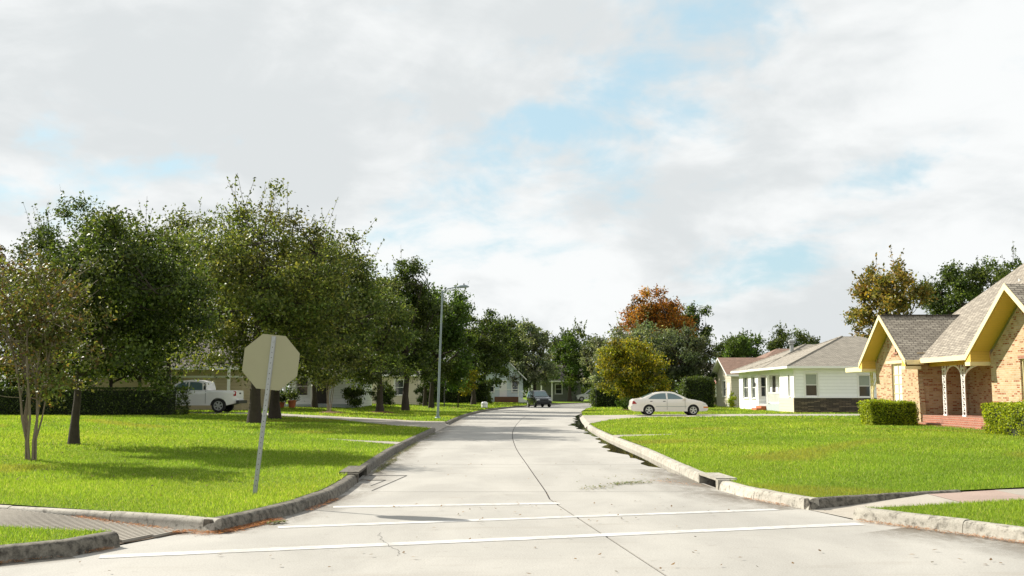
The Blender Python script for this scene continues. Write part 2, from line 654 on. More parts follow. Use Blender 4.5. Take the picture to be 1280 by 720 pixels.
# ------------------------------------------------------------------ street plan (metres; camera stands at 0,0)
LK = catmull([(-3.38, 11.57), (-3.22, 12.0), (-2.82, 13.6), (-2.68, 15.1), (-2.70, 17), (-2.82, 19.5), (-3.0, 24.3), (-3.08, 28.8), (-3.1, 38.3),
              (-3.12, 47), (-3.1, 58), (-2.9, 69), (-2.2, 83), (-0.8, 96), (1.2, 108), (4.2, 124), (9, 138), (16, 147), (30, 153), (70, 158)])
RK = catmull([(4.04, 13.8), (3.75, 14.6), (3.5, 15.7), (3.32, 17.8), (3.33, 20.9), (3.37, 26.2), (3.3, 30.6), (3.25, 36.2), (3.35, 44),
              (3.6, 51), (4.2, 62), (5.0, 73.7), (6.3, 86.5), (8.9, 105), (12.5, 118), (18, 127), (30, 133), (70, 138)])
LKB = catmull([(-4.06, 10.55), (-4.3, 9.95), (-4.88, 9.42), (-5.8, 9.0), (-8, 8.7), (-14, 8.55), (-40, 8.5)], 0.4)
RKB = catmull([(4.28, 12.75), (4.68, 12.06), (5.15, 11.4), (5.6, 10.6), (6.3, 9.6), (8, 8.9), (14, 8.6), (40, 8.5)], 0.4)
CJ = catmull([(1.37, 8.78), (1.0, 11.7), (0.57, 15.2), (0.55, 16.3), (0.35, 21.9), (0.1, 29.7), (0.02, 39.8), (0.3, 52), (0.9, 66), (2.2, 85), (4.6, 103),
              (8.0, 120), (13.5, 132.5), (22, 140), (70, 148)])
KW = 0.17


def xat(line, y):
    m_ = np.argmax(line[:, 1] > 150)
    l = line if m_ == 0 else line[:m_]
    k = np.argsort(l[:, 1])
    return float(np.interp(y, l[k, 1], l[k, 0]))


def sstep(t):
    t = min(1, max(0, t))
    return t * t * (3 - 2 * t)


def zl(x, y):
    d = xat(LK, min(y, 140)) - x - 0.2
    return 0.15 + 0.30 * sstep(d / 15.0) if y < 200 else 0.3


def zr(x, y):
    d = x - xat(RK, min(y, 125)) - 0.2
    return 0.15 + 0.07 * sstep(d / 12.0)


def zl_np(x, y):
    k = np.argsort(LK[:, 1])
    d = np.interp(np.minimum(y, 140), LK[k, 1], LK[k, 0]) - x - 0.2
    t = np.clip(d / 15, 0, 1)
    return 0.15 + 0.3 * t * t * (3 - 2 * t)


def zr_np(x, y):
    k = np.argsort(RK[:, 1])
    d = x - np.interp(np.minimum(y, 125), RK[k, 1], RK[k, 0]) - 0.2
    t = np.clip(d / 12, 0, 1)
    return 0.15 + 0.07 * t * t * (3 - 2 * t)


# far ground sheet
mb = MB()
mb.poly([(-3000, -3000, -0.25), (3000, -3000, -0.25), (3000, 4000, -0.25), (-3000, 4000, -0.25)])
tag(mb.build('ground', 'ground_far'), 'grassy ground reaching to the horizon', 'ground', kind='structure')

# road: bed + concrete slabs split at the joints
lk_up = [tuple(p) for p in LK]
rk_up = [tuple(p) for p in RK]
bed = [(-60, -7), (60, -7), (60, 8.4), (14, 8.6)] + [tuple(p) for p in RKB[::-1] if p[0] < 14] + rk_up + lk_up[::-1] + \
      [tuple(p) for p in LKB if p[0] > -14] + [(-14, 8.55), (-60, 8.4)]
road = fill_mesh('road', bed, lambda x, y: -0.012, mat='joint_filler')
tag(road, 'pale concrete street running away from the crossing', 'road', kind='structure')


def road_slab(outline):
    return fill_mesh('slab', outline, lambda x, y: 0.0, mat='road_concrete', parent=road, skirt=0.011)


def sub(line, y0, y1):
    """part of a polyline between two y values, ends interpolated"""
    l = [tuple(p) for p in line if y0 + 1e-3 < p[1] < y1 - 1e-3]
    return [(xat(line, y0), y0)] + l + [(xat(line, y1), y1)]


G = 0.013
E = 0.06
stations = [16.3, 22.4, 28.5, 34.6, 40.7, 46.8, 52.9, 59.0, 65.1, 71.2, 77.3, 83.4, 89.5, 95.6, 101.7]
for y0, y1 in zip(stations[:-1], stations[1:]):
    a, b_ = y0 + G, y1 - G
    L_ = [(x - E, y) for x, y in sub(LK, a, b_)]
    C_ = sub(CJ, a, b_)
    R_ = [(x + E, y) for x, y in sub(RK, a, b_)]
    road_slab([(x - G, y) for x, y in C_] + L_[::-1])
    road_slab(R_ + [(x + G, y) for x, y in C_][::-1])
# far bend in one piece
far_l = [(x, y) for x, y in lk_up if y > 101.72 and x < 66]
far_r = [(x, y) for x, y in rk_up if y > 101.72 and x < 66]
road_slab([(xat(RK, 101.72), 101.72)] + far_r + far_l[::-1] + [(xat(LK, 101.72), 101.72)])
# crossing
J0 = 8.78
GJ = 0.02
cj = sub(CJ, J0 + GJ, 16.3 - G)
lkb = [tuple(p) for p in LKB if p[1] > J0 + 0.02]
rkb = [tuple(p) for p in RKB if p[1] > J0 + 0.02]
lk_n = [tuple(p) for p in sub(LK, 11.58, 16.3 - G)]
rk_n = [tuple(p) for p in sub(RK, 13.82, 16.3 - G)]
road_slab([(x - G, y) for x, y in cj] + [(x - E, y) for x, y in lk_n[::-1]] + [(-3.75, 11.6), (-4.12, 10.65)] + [(x - E, y) for x, y in lkb] + [(lkb[-1][0] - .2, J0 + GJ)])
road_slab([(rkb[-1][0] + .2, J0 + GJ)] + [(x + E, y) for x, y in rkb[::-1]] + [(4.3, 12.75), (4.06, 13.8)] + [(x + E, y) for x, y in rk_n] + [(x + G, y) for x, y in cj[::-1]])
for x0, x1, y0, y1 in ((-8, 1.37, 4.4, J0), (1.37, 8, 4.4, J0), (-8, 1.37, -7, 4.4), (1.37, 8, -7, 4.4)):
    road_slab([(x0 + G, y0 + G), (x1 - G, y0 + G), (x1 - G, y1 - G), (x0 + G, y1 - G)])
for s_ in (-1, 1):
    o_ = [(8, -7), (60, -7), (60, 8.45), (14, 8.65), (8.0, 8.95)]
    road_slab([(x * s_ + s_ * G, y) for x, y in (o_ if s_ > 0 else o_[::-1])])

# painted lines


def line_sheet(a, b_, w, label):
    a, b_ = np.array(a), np.array(b_)
    t = (b_ - a) / np.linalg.norm(b_ - a)
    n = np.array([-t[1], t[0]])
    rnd = random.Random(len(label))
    N = 60
    lo, hi = [], []
    for k in range(N + 1):
        p = a + (b_ - a) * k / N
        lo.append(p - n * (w / 2 + rnd.uniform(-.008, .008)))
        hi.append(p + n * (w / 2 + rnd.uniform(-.008, .008)))
    mb = MB()
    for k in range(N):
        mb.poly([(*lo[k], .004), (*lo[k + 1], .004), (*hi[k + 1], .004), (*hi[k], .004)])
    return tag(mb.build('crosswalk_line', 'paint_line'), label, 'road marking', kind='structure')


line_sheet((-4.02, 9.92), (4.25, 12.36), 0.215, 'long white crosswalk line nearest the camera')
line_sheet((-2.78, 12.05), (3.62, 13.85), 0.185, 'middle white crosswalk line between the two others')
line_sheet((-2.5, 14.15), (0.68, 14.62), 0.23, 'short white stop line across the left lane').name = 'stop_line'
mb = MB()
for a, b_ in (((-2.28, 16.45), (-2.02, 19.4)), ((-2.02, 19.4), (-2.75, 19.4)), ((-2.42, 17.3), (-2.30, 18.4)), ((-2.30, 18.4), (-2.65, 18.35))):
    a, b_ = np.array(a), np.array(b_)
    t = (b_ - a) / np.linalg.norm(b_ - a)
    w = 0.012 if abs(t[1]) > .5 else 0.05
    n = np.array([-t[1], t[0]]) * w
    mb.poly([(*(a - n), .004), (*(b_ - n), .004), (*(b_ + n), .004), (*(a + n), .004)])
tag(mb.build('road_seam', 'joint_filler'), 'dark saw-cut seams of a utility patch beside the left kerb', 'road seam', kind='structure')
# cracks
mb = MB()
rnd = random.Random(4)
for (x, y, n_, dx, dy) in ((-1.5, 11.6, 26, 0.012, -0.06), (-4.4, 8.1, 8, 0.07, 0.11), (1.9, 8.3, 6, 0.12, -0.03)):
    p = np.array([x, y])
    for k in range(n_):
        q = p + np.array([dx + rnd.uniform(-.028, .028), dy + rnd.uniform(-.02, .02)])
        w = np.array([.002, .0015])
        mb.poly([(*(p - w), .004), (*(p + w), .004), (*(q + w), .004), (*(q - w), .004)])
        p = q
tag(mb.build('road_crack', 'joint_filler'), 'thin wandering cracks in the near concrete', 'crack', kind='structure')

# kerbs in sections


def kerb(name, line, h0, h1, mat, label, side, skip=(), seclen=3.05, w=KW):
    """line: foot of the kerb face; side +1 = kerb body lies to the left of the line direction"""
    root = empty(name, (0, 0, 0))
    tag(root, label, 'kerb', kind='structure')
    line = np.asarray(line)
    seg = np.r_[0, np.cumsum(np.linalg.norm(np.diff(line, axis=0), axis=1))]
    tot = seg[-1]
    n = max(1, int(round(tot / seclen)))
    if n > 34:
        n = 34
    prof = [(-0.01, -0.05), (0.0, 0.0), (0.018, 0.62), (0.035, 0.86), (0.065, 0.97), (0.10, 1.0), (w, 1.0), (w + .01, 0.4), (w + .01, -0.1)]
    tl = np.linspace(0, tot, n + 1)
    rk_ = random.Random(int(tot * 100))
    for k in range(n):
        a, b_ = tl[k] + .005, tl[k + 1] - .005
        inner = seg[(seg > a + .02) & (seg < b_ - .02)]
        ss = np.r_[a, inner, b_]
        px = np.interp(ss, seg, line[:, 0])
        py = np.interp(ss, seg, line[:, 1])
        ym = py.mean()
        if any(s0 < ym < s1 for s0, s1 in skip):
            continue
        dx = np.interp(np.minimum(ss + .1, tot), seg, line[:, 0]) - np.interp(np.maximum(ss - .1, 0), seg, line[:, 0])
        dy = np.interp(np.minimum(ss + .1, tot), seg, line[:, 1]) - np.interp(np.maximum(ss - .1, 0), seg, line[:, 1])
        L = np.hypot(dx, dy)
        nx, ny = -dy / L * side, dx / L * side
        j = rk_.uniform(-.006, .006)
        mb = MB()
        rings = []
        for i in range(len(ss)):
            f = ss[i] / tot
            h = h0 + (h1 - h0) * f + j
            i0 = len(mb.v)
            for (o_, z_) in prof:
                mb.v.append(Vector((px[i] + nx[i] * (o_ + j * .5), py[i] + ny[i] * (o_ + j * .5), z_ * h)))
            rings.append(i0)
        m_ = len(prof)
        for a_, c_ in zip(rings[:-1], rings[1:]):
            for q in range(m_ - 1):
                f_ = (a_ + q, c_ + q, c_ + q + 1, a_ + q + 1)
                mb.f.append(f_ if side < 0 else f_[::-1])
                mb.m.append(0)
        mb.f.append(tuple(range(rings[0], rings[0] + m_)))
        mb.m.append(0)
        mb.f.append(tuple(range(rings[-1], rings[-1] + m_)))
        mb.m.append(0)
        mb.build('kerb_section', mat, root, smooth=50)
    return root


lk_vis = np.array([p for p in LK if p[1] < 150])
rk_vis = np.array([p for p in RK if p[1] < 131])


def cut(line, y0, y1):
    return np.array(sub(line, y0, y1))


kerb('kerb', cut(LK, 11.57, 17.9), .15, .15, 'kerb_stained_shaded', 'stained kerb with shade in its dark colour, curving round the lawn corner by the stop sign', 1)
kerb('kerb', cut(LK, 19.6, 41), .15, .15, 'kerb_stained_shaded', 'dark kerb along the left lawn between storm drain and driveway', 1, seclen=2.4)
kerb('kerb', lk_vis[lk_vis[:, 1] > 48.5], .14, .14, 'kerb_stained_shaded', 'far left kerb from the driveway to the bend', 1, seclen=4)
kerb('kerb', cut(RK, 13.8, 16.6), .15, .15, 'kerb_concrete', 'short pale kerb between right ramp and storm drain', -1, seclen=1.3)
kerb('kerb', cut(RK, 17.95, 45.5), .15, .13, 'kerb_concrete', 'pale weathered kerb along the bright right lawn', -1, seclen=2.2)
kerb('kerb', rk_vis[rk_vis[:, 1] > 62], .13, .14, 'kerb_stained_shaded', 'far right kerb beyond the driveway with the sedan', -1, seclen=4)
kerb('kerb', LKB, .15, .15, 'kerb_stained_shaded', 'stained kerb with shade painted into its dark colour at the lower left corner of the street', -1, seclen=1.9)
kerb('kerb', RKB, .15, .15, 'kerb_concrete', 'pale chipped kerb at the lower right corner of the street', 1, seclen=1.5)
LBACK = catmull([(-3.40, 11.55), (-4.0, 11.85), (-4.9, 12.2), (-6.4, 12.7), (-9, 13.5), (-14, 14.6)], .5)
RBACK = catmull([(4.06, 13.78), (4.7, 14.12), (5.8, 14.5), (6.6, 14.78)], .5)
kerb('kerb', LBACK, .15, .23, 'kerb_concrete', 'low rounded kerb between left ramp and lawn', -1, seclen=1.6, w=.13)
kerb('kerb', RBACK, .15, .17, 'kerb_stained_shaded', 'low dark kerb between right ramp and lawn', 1, seclen=1.6, w=.12)

# lawns


def grid_pts(x0, x1, y0, y1, s):
    X, Y = np.meshgrid(np.arange(x0, x1, s), np.arange(y0, y1, s))
    return np.stack([X.ravel(), Y.ravel()], 1)


lko = offset(LK, KW)
rko = offset(RK, -KW)
lback_o = offset(LBACK, -.13)
rback_o = offset(RBACK, .12)
LAWN_L = [(-3.49, 11.74)] + [tuple(p) for p in lko[1:] if p[1] > 11.9] + [(70, 260), (-200, 260), (-200, 22), (-40, 18), (-14, 14.75)] + [tuple(p) for p in lback_o[::-1] if p[0] < -3.75]
RW_BACK = [(6.6, 14.9), (7.9, 15.35), (12, 16.7), (30, 21.2), (120, 35)]
LAWN_R = [(4.17, 13.99)] + [tuple(p) for p in rback_o[1:] if p[0] > 4.3] + RW_BACK + [(200, 60), (200, 137.5)] + [(70, 137.5)] + [tuple(p) for p in rko[::-1] if p[1] > 14.6 and p[0] < 68]
pl = np.r_[grid_pts(-45, 10, 12, 70, 1.6), grid_pts(-200, 60, 22, 260, 9)]
lawn_l = tag(fill_mesh('lawn', LAWN_L, zl, pl), 'green lawn left of the street with tree shadows', 'lawn', kind='structure')
pr = np.r_[grid_pts(3, 40, 13, 70, 1.6), grid_pts(6, 200, 20, 137, 9)]
lawn_r = tag(fill_mesh('lawn', LAWN_R, zr, pr), 'bright green lawn right of the street', 'lawn', kind='structure')
# parkway strips by the ramps
lkbo = offset(LKB, -KW)
rkbo = offset(RKB, KW)
LW_FRONT = [(-4.2, 10.68), (-4.6, 10.72), (-5.7, 11.05), (-9, 11.95), (-14, 13.0), (-40, 15.5)]
RW_FRONT = [(4.42, 12.78), (4.75, 12.85), (7.0, 13.72), (12, 15.15), (30, 19.6), (120, 33)]
PARK_L = LW_FRONT + [tuple(p) for p in lkbo[::-1] if p[1] < 10.45]
PARK_R = [tuple(p) for p in rkbo if p[1] < 12.6] + [(120, 8.7)] + RW_FRONT[::-1]
tag(fill_mesh('grass_verge', PARK_L, lambda x, y: .145, grid_pts(-14, -4, 9, 14, 1)), 'small grass verge behind the lower left kerb', 'verge', kind='structure')
tag(fill_mesh('grass_verge', PARK_R, lambda x, y: .145, grid_pts(4, 14, 9, 16, 1)), 'small grass verge behind the lower right kerb', 'verge', kind='structure')

# ground behind the camera
mb = MB()
mb.poly([(-60, -40, .12), (60, -40, .12), (60, -7.2, .12), (-60, -7.2, .12)])
tag(mb.build('lawn', 'lawn_soil'), 'lawn across the street behind the viewer', 'lawn', kind='structure')

# left ramp and sidewalk: slabs
side_l = tag(empty('sidewalk'), 'concrete sidewalk and ribbed ramp at the left corner', 'sidewalk', kind='structure')
side_r = tag(empty('sidewalk'), 'concrete sidewalk and pinkish ramp at the right corner', 'sidewalk', kind='structure')


def zrampl(x, y):
    return 0.006 + 0.135 * sstep((-3.75 - x) / 2.6)


def zrampr(x, y):
    return 0.006 + 0.14 * sstep((x - 4.2) / 2.2)


def interp_line(l, t):
    l = np.asarray(l)
    sx = l[:, 0]
    k = np.argsort(sx)
    return float(np.interp(t, sx[k], l[k, 1]))


LBk = [(-3.45, 11.58), (-4.0, 11.83), (-4.9, 12.18), (-6.4, 12.68), (-9, 13.48), (-14, 14.58), (-40, 17.8)]
# ramp plate, coloured darker than the ribs on it
fill_mesh('ramp', [(-3.72, 11.62), (-4.12, 10.68), (-4.6, 10.73), (-5.7, 11.06), (-6.6, 11.3), (-6.6, 12.72), (-6.4, 12.66), (-4.9, 12.17), (-4.0, 11.82)],
          zrampl, grid_pts(-6.5, -3.8, 10.7, 12.6, .35), 'plate_dark', side_l)
mb = MB()
d_side = Vector((-0.955, 0.296, 0))
d_n = Vector((0.296, 0.955, 0))
for k in range(44):
    s_ = 0.03 + k * 0.066
    base = Vector((-3.9, 11.0, 0)) + d_side * s_
    pts = []
    ends = []
    for t in np.linspace(-1.2, 1.2, 49):
        q = base + d_n * t
        if bool(inpoly(np.array([q.x]), np.array([q.y]), [(-3.76, 11.58), (-4.14, 10.74), (-4.6, 10.79), (-5.7, 11.12), (-6.6, 11.36), (-6.6, 12.62), (-6.4, 12.56), (-4.9, 12.08), (-4.0, 11.74)])[0]):
            ends.append(q)
    if len(ends) > 1:
        a, b_ = ends[0], ends[-1]
        w = d_side * 0.0195
        za, zb = zrampl(a.x, a.y), zrampl(b_.x, b_.y)
        lo = [a - w, a + w, b_ + w, b_ - w]
        zz = [za, za, zb, zb]
        mb.hexa([Vector((p.x, p.y, z - .01)) for p, z in zip(lo, zz)] + [Vector((p.x, p.y, z + .028)) for p, z in zip(lo, zz)])
rb = mb.build('ramp_ribs', 'walk_concrete', side_l)
rb['kind'] = 'stuff'
xs = [-6.62, -8.1, -9.6, -11.1, -12.6, -14.1]
for a, b_ in zip(xs[:-1], xs[1:]):
    fill_mesh('slab', [(a, interp_line(LW_FRONT, a)), (a, interp_line(LBk, a)), (b_ + .012, interp_line(LBk, b_)), (b_ + .012, interp_line(LW_FRONT, b_))],
              lambda x, y: .14, mat='walk_concrete', parent=side_l, skirt=.1)
RBk = [(4.06, 13.82), (4.7, 14.14), (5.8, 14.52), (6.6, 14.88), (7.9, 15.33), (12, 16.68), (30, 21.18), (120, 35)]
fill_mesh('ramp', [(4.32, 12.76), (4.75, 12.87), (6.0, 13.34), (6.0, 14.6), (4.7, 14.15), (4.05, 13.8)], zrampr, grid_pts(4, 6, 12.7, 14.6, .35), 'walk_concrete', side_r)
fill_mesh('paver_panel', [(6.012, 13.35), (7.2, 13.79), (7.2, 15.08), (6.012, 14.62)], lambda x, y: zrampr(x, y), None, 'pink_pavers', side_r)
xs = [7.21, 8.6, 10.1, 11.6, 13.1, 14.6, 16.1, 17.6]
for a, b_ in zip(xs[:-1], xs[1:]):
    fill_mesh('slab', [(a, interp_line(RW_FRONT, a)), (b_ - .012, interp_line(RW_FRONT, b_)), (b_ - .012, interp_line(RBk, b_)), (a, interp_line(RBk, a))],
              lambda x, y: .148, mat='walk_concrete', parent=side_r, skirt=.1)

# driveways and walks


def paved(name, outline, zf, label, step=1.2):
    xs_ = [p[0] for p in outline]
    ys_ = [p[1] for p in outline]
    gp = grid_pts(min(xs_), max(xs_), min(ys_), max(ys_), step)
    yy = np.arange(min(ys_), max(ys_), .5)
    ex = np.array([(xat(LK, y) - .171, y) for y in yy] + [(xat(RK, y) + .171, y) for y in yy])
    return tag(fill_mesh(name, outline, zf, np.r_[gp, ex], 'walk_concrete', skirt=.04), label, name, kind='structure')


def zdl(x, y):
    d = xat(LK, y) - x
    return 0.004 + (zl(x, y) + 0.012) * min(1.0, max(0.0, d / 0.17))


def zdr(x, y):
    d = x - xat(RK, y)
    return 0.004 + (zr(x, y) + 0.012) * min(1.0, max(0.0, d / 0.17))


DRIVE_L = [(-3.06, 40.2), (-3.06, 49.3), (-4.6, 49.8), (-8, 53.6), (-14, 57.5), (-26, 58.2), (-26, 54.6), (-15, 54), (-9, 50.2), (-5.2, 43.2)]
DRIVE_R = [(3.25, 44.6), (5.2, 52.5), (7.5, 57.0), (34, 58.3), (34, 63.6), (9, 63.2), (6, 62.4), (4.22, 62.6)] + [(xat(RK, y) - .02, y) for y in (60, 56, 52, 48)]
WALK_L = [(-3.2, 27.9), (-3.2, 29.1), (-4.4, 29.9), (-5.6, 30.8), (-5.7, 30.6), (-4.5, 29.3)]
WALK_R = [(3.4, 32.3), (4.7, 33.4), (5.6, 34.2), (5.5, 34.5), (4.6, 34.2), (3.4, 33.8)]
paved('driveway', DRIVE_L, zdl, 'pale concrete driveway on the left leading to the pickup')
paved('driveway', DRIVE_R, zdr, 'pale concrete driveway on the right under the sedan')
paved('walkway', WALK_L, lambda x, y: zl(x, y) + .012, 'short concrete walk half lost in the left lawn at the kerb')
paved('walkway', WALK_R, lambda x, y: zr(x, y) + .012, 'short concrete walk half lost in the right lawn at the kerb')

# grime that has settled along the gutters
m, gg, b, o = newmat('gutter_dirt')
a = gg.n('ShaderNodeAttribute', attribute_name='Col')
geo = gg.n('ShaderNodeNewGeometry')
n1 = gg.noise(gg.vmath('MULTIPLY', geo.outputs['Position'], (1, .5, 1)), 1.6, 6, .65, .5)
n2 = gg.noise(geo.outputs['Position'], 11, 5, .7)
sepc = gg.n('ShaderNodeSeparateColor')
gg.put(sepc.inputs[0], a.outputs['Color'])
f = gg.math('MULTIPLY', sepc.outputs[0], gg.ramp(gg.math('ADD', gg.math('MULTIPLY', n1, .65), gg.math('MULTIPLY', n2, .35)), .36, .62))
gg.put(b.inputs['Base Color'], gg.mix(n2, (.10, .083, .06), (.20, .165, .12)))
b.inputs['Roughness'].default_value = .8
tr_ = gg.n('ShaderNodeBsdfTransparent')
mx = gg.n('ShaderNodeMixShader')
gg.put(mx.inputs[0], gg.math('MULTIPLY', f, .8))
gg.t.links.new(tr_.outputs[0], mx.inputs[1])
gg.t.links.new(b.outputs[0], mx.inputs[2])
gg.t.links.new(mx.outputs[0], o.inputs[0])


def grime(line, side, y0, y1, wd, label):
    L_ = np.array(sub(line, y0, y1)) if line is not LKB and line is not RKB else np.array([p for p in line if y0 < p[1] < y1])
    rows = [offset(L_, side * d_) for d_ in (-.01, wd * .3, wd)]
    V, C = [], []
    fade = [1.0, .62, 0.0]
    for r_ in range(2):
        for k in range(len(L_) - 1):
            q = [rows[r_][k], rows[r_][k + 1], rows[r_ + 1][k + 1], rows[r_ + 1][k]]
            V += [(p[0], p[1], .0025) for p in (q if side < 0 else q[::-1])]
            c_ = [fade[r_], fade[r_], fade[r_ + 1], fade[r_ + 1]]
            C += [[x] * 3 for x in (c_ if side < 0 else c_[::-1])]
    tag(raw_mesh('gutter_stain', np.array(V), 4, np.array(C), 'gutter_dirt'), label, 'stain', kind='structure')


grime(LK, -1, 11.65, 18, .55, 'brown grime along the gutter of the left corner kerb')
grime(LK, -1, 18.1, 60, .75, 'grime along the gutter of the left lawn')
grime(RK, 1, 13.9, 21, 1.0, 'brown damp stain in the gutter by the right storm drain')
grime(RKB, -1, 9.3, 12.7, 1.1, 'brown stain in the gutter of the lower right kerb')
grime(LKB, 1, 9.0, 10.5, .3, 'grime along the lower left kerb')

# water in the right gutter
rnd = np.random.RandomState(3)
ys = np.linspace(18.6, 72, 150)
inner = []
for y in ys:
    w = 0.33 + 0.16 * math.sin(y * 1.9) * math.sin(y * .73 + 1) + 0.30 * max(0, math.sin(y * .31 - 0.9)) + rnd.uniform(-.06, .06)
    if y < 22:
        w *= max(.05, (y - 18.5) / 3.5)
    if y > 62:
        w *= max(.1, (72 - y) / 10)
    inner.append((xat(RK, y) - max(.02, w), y))
outer = [(xat(RK, y) + .03, y) for y in ys]
tag(fill_mesh('puddle', outer + inner[::-1], lambda x, y: .004, None, 'puddle_water'), 'long thin puddle of dark water along the right gutter', 'puddle', kind='structure')

# ------------------------------------------------------------------ grass blades
def blades(name, poly, zf, bands, label, excl=(), seed=1):
    rs = np.random.RandomState(seed)
    V = []
    C = []
    poly = np.asarray(poly)
    for (y0, y1, dens, w, h) in bands:
        xm = 0.56 * y1 + 2.5
        x0, x1 = max(-xm, poly[:, 0].min()), min(xm, poly[:, 0].max())
        if x1 <= x0:
            continue
        n = int((x1 - x0) * (y1 - y0) * dens)
        px = rs.uniform(x0, x1, n)
        py = rs.uniform(y0, y1, n)
        k = (np.abs(px) < .56 * py + 2.5) & inpoly(px, py, poly)
        for e in excl:
            k &= ~inpoly(px, py, e)
        px, py = px[k], py[k]
        n = len(px)
        if n == 0:
            continue
        pz = zf(px, py)
        an = rs.uniform(0, np.pi, n)
        ln = rs.uniform(.3, 1.0, n) * h * .8
        la = rs.uniform(0, 2 * np.pi, n)
        patch = np.sin(px * 1.3 + np.sin(py * .9)) * np.sin(py * 1.1 + np.sin(px * .7)) * .5 + .5
        hh = h * rs.uniform(.55, 1.15, n) * (.75 + .4 * patch)
        ww = w * rs.uniform(.7, 1.3, n)
        a = np.stack([px - np.cos(an) * ww / 2, py - np.sin(an) * ww / 2, pz - .005], 1)
        b_ = np.stack([px + np.cos(an) * ww / 2, py + np.sin(an) * ww / 2, pz - .005], 1)
        c = np.stack([px + np.cos(la) * ln, py + np.sin(la) * ln, pz + hh], 1)
        V.append(np.stack([a, b_, c], 1).reshape(-1, 3))
        base = np.array([[.188, .284, .030], [.248, .342, .052], [.122, .200, .022], [.37, .375, .15]])
        pk = rs.choice(4, n, p=[.42, .31, .19, .08])
        big = np.sin(px * .41 + 2 * np.sin(py * .23)) * np.sin(py * .29 + 1.5 * np.sin(px * .33 + 1)) * .5 + .5
        cc = base[pk] * rs.uniform(.75, 1.25, (n, 1)) * (.86 + .24 * patch[:, None]) * (.90 + .18 * big[:, None])
        cc[:, 0] *= .93 + .16 * big
        dry = np.sin(px * .55 + 1.3 * np.sin(py * .31 + 1)) * np.sin(py * .43 + 1.7 * np.sin(px * .37))
        f = np.clip((dry - .72) / .2, 0, 1)[:, None] * .5
        cc = cc * (1 - f) + np.array([.26, .22, .06]) * f
        C.append(np.repeat(cc, 3, 0))
    V = np.concatenate(V)
    C = np.concatenate(C)
    o = raw_mesh(name, V, 3, C, 'blade')
    return tag(o, label, 'grass', kind='stuff')


BANDS = [(8.5, 16, 2500, .0085, .046), (16, 23, 1150, .0125, .052), (23, 33, 500, .021, .06), (33, 50, 190, .034, .07), (50, 80, 62, .06, .085), (80, 132, 17, .12, .11)]
DRAIN_R = [(3.2, 16.65), (3.73, 16.65), (3.73, 17.92), (3.2, 17.92)]
DRAIN_L = [(-3.12, 17.95), (-2.6, 17.95), (-2.6, 19.55), (-3.12, 19.55)]
blades('grass', LAWN_L, zl_np, BANDS, 'bright mown grass of the left lawn', [DRIVE_L, WALK_L, DRAIN_L], 1)
blades('grass', LAWN_R, zr_np, BANDS, 'bright mown grass of the right lawn', [DRIVE_R, WALK_R, DRAIN_R], 2)
blades('grass', PARK_L, lambda x, y: x * 0 + .145, BANDS[:1], 'grass of the small verge at lower left', (), 3)
blades('grass', PARK_R, lambda x, y: x * 0 + .145, BANDS[:1], 'grass of the small verge at lower right', (), 4)

# ------------------------------------------------------------------ storm drains


def storm_drain(y0, y1, line, side, mat, label, dep=.34):
    root = empty('storm_drain', (xat(line, (y0 + y1) / 2), (y0 + y1) / 2, 0), 0, label, 'storm drain')
    og = root.location
    xa, xb = xat(line, y0), xat(line, y1)
    s = side

    def pt(x, y, d, z):
        return Vector((x + s * d, y, z))
    mb = MB()      # top slab, slightly proud of the kerb
    q = [pt(xa, y0, -.01, 0), pt(xb, y1, -.01, 0), pt(xb, y1, dep, 0), pt(xa, y0, dep, 0)]
    if s > 0:
        q = [q[0], q[3], q[2], q[1]]
    mb.hexa([p + Vector((0, 0, .142)) for p in q] + [p + Vector((0, 0, .182)) for p in q])
    mb.build('top_slab', mat, root, og, bevel=.012)
    mb = MB()      # dark throat box
    q = [pt(xa, y0, .02, -.1), pt(xb, y1, .02, -.1), pt(xb, y1, .32, -.1), pt(xa, y0, .32, -.1)]
    if s > 0:
        q = [q[0], q[3], q[2], q[1]]
    mb.poly(q[::-1])
    top = [p + Vector((0, 0, .241)) for p in q]
    for k in range(4):
        l = (k + 1) % 4
        e = (q[k] + q[l]) / 2 - (q[0] + q[2]) / 2
        if e.x * s < -.1:
            continue
        mb.poly([q[l], q[k], top[k], top[l]])
    mb.build('throat', 'dark_hole', root, og)
    for (ya, yb) in ((y0 - .12, y0 + .01), (y1 - .01, y1 + .12)):
        mb = MB()
        x0, x1 = xat(line, ya), xat(line, yb)
        q = [pt(x0, ya, -.012, 0), pt(x1, yb, -.012, 0), pt(x1, yb, .3, 0), pt(x0, ya, .3, 0)]
        if s > 0:
            q = [q[0], q[3], q[2], q[1]]
        mb.hexa([p + Vector((0, 0, -.05)) for p in q] + [p + Vector((0, 0, .164)) for p in q])
        mb.build('end_block', mat, root, og, bevel=.02)


storm_drain(16.72, 17.85, RK, 1, 'kerb_concrete', 'open storm drain mouth in the right kerb')
storm_drain(18.0, 19.5, LK, -1, 'kerb_stained_shaded', 'flat slab storm drain in the left kerb beyond the stop sign')

# ------------------------------------------------------------------ trees


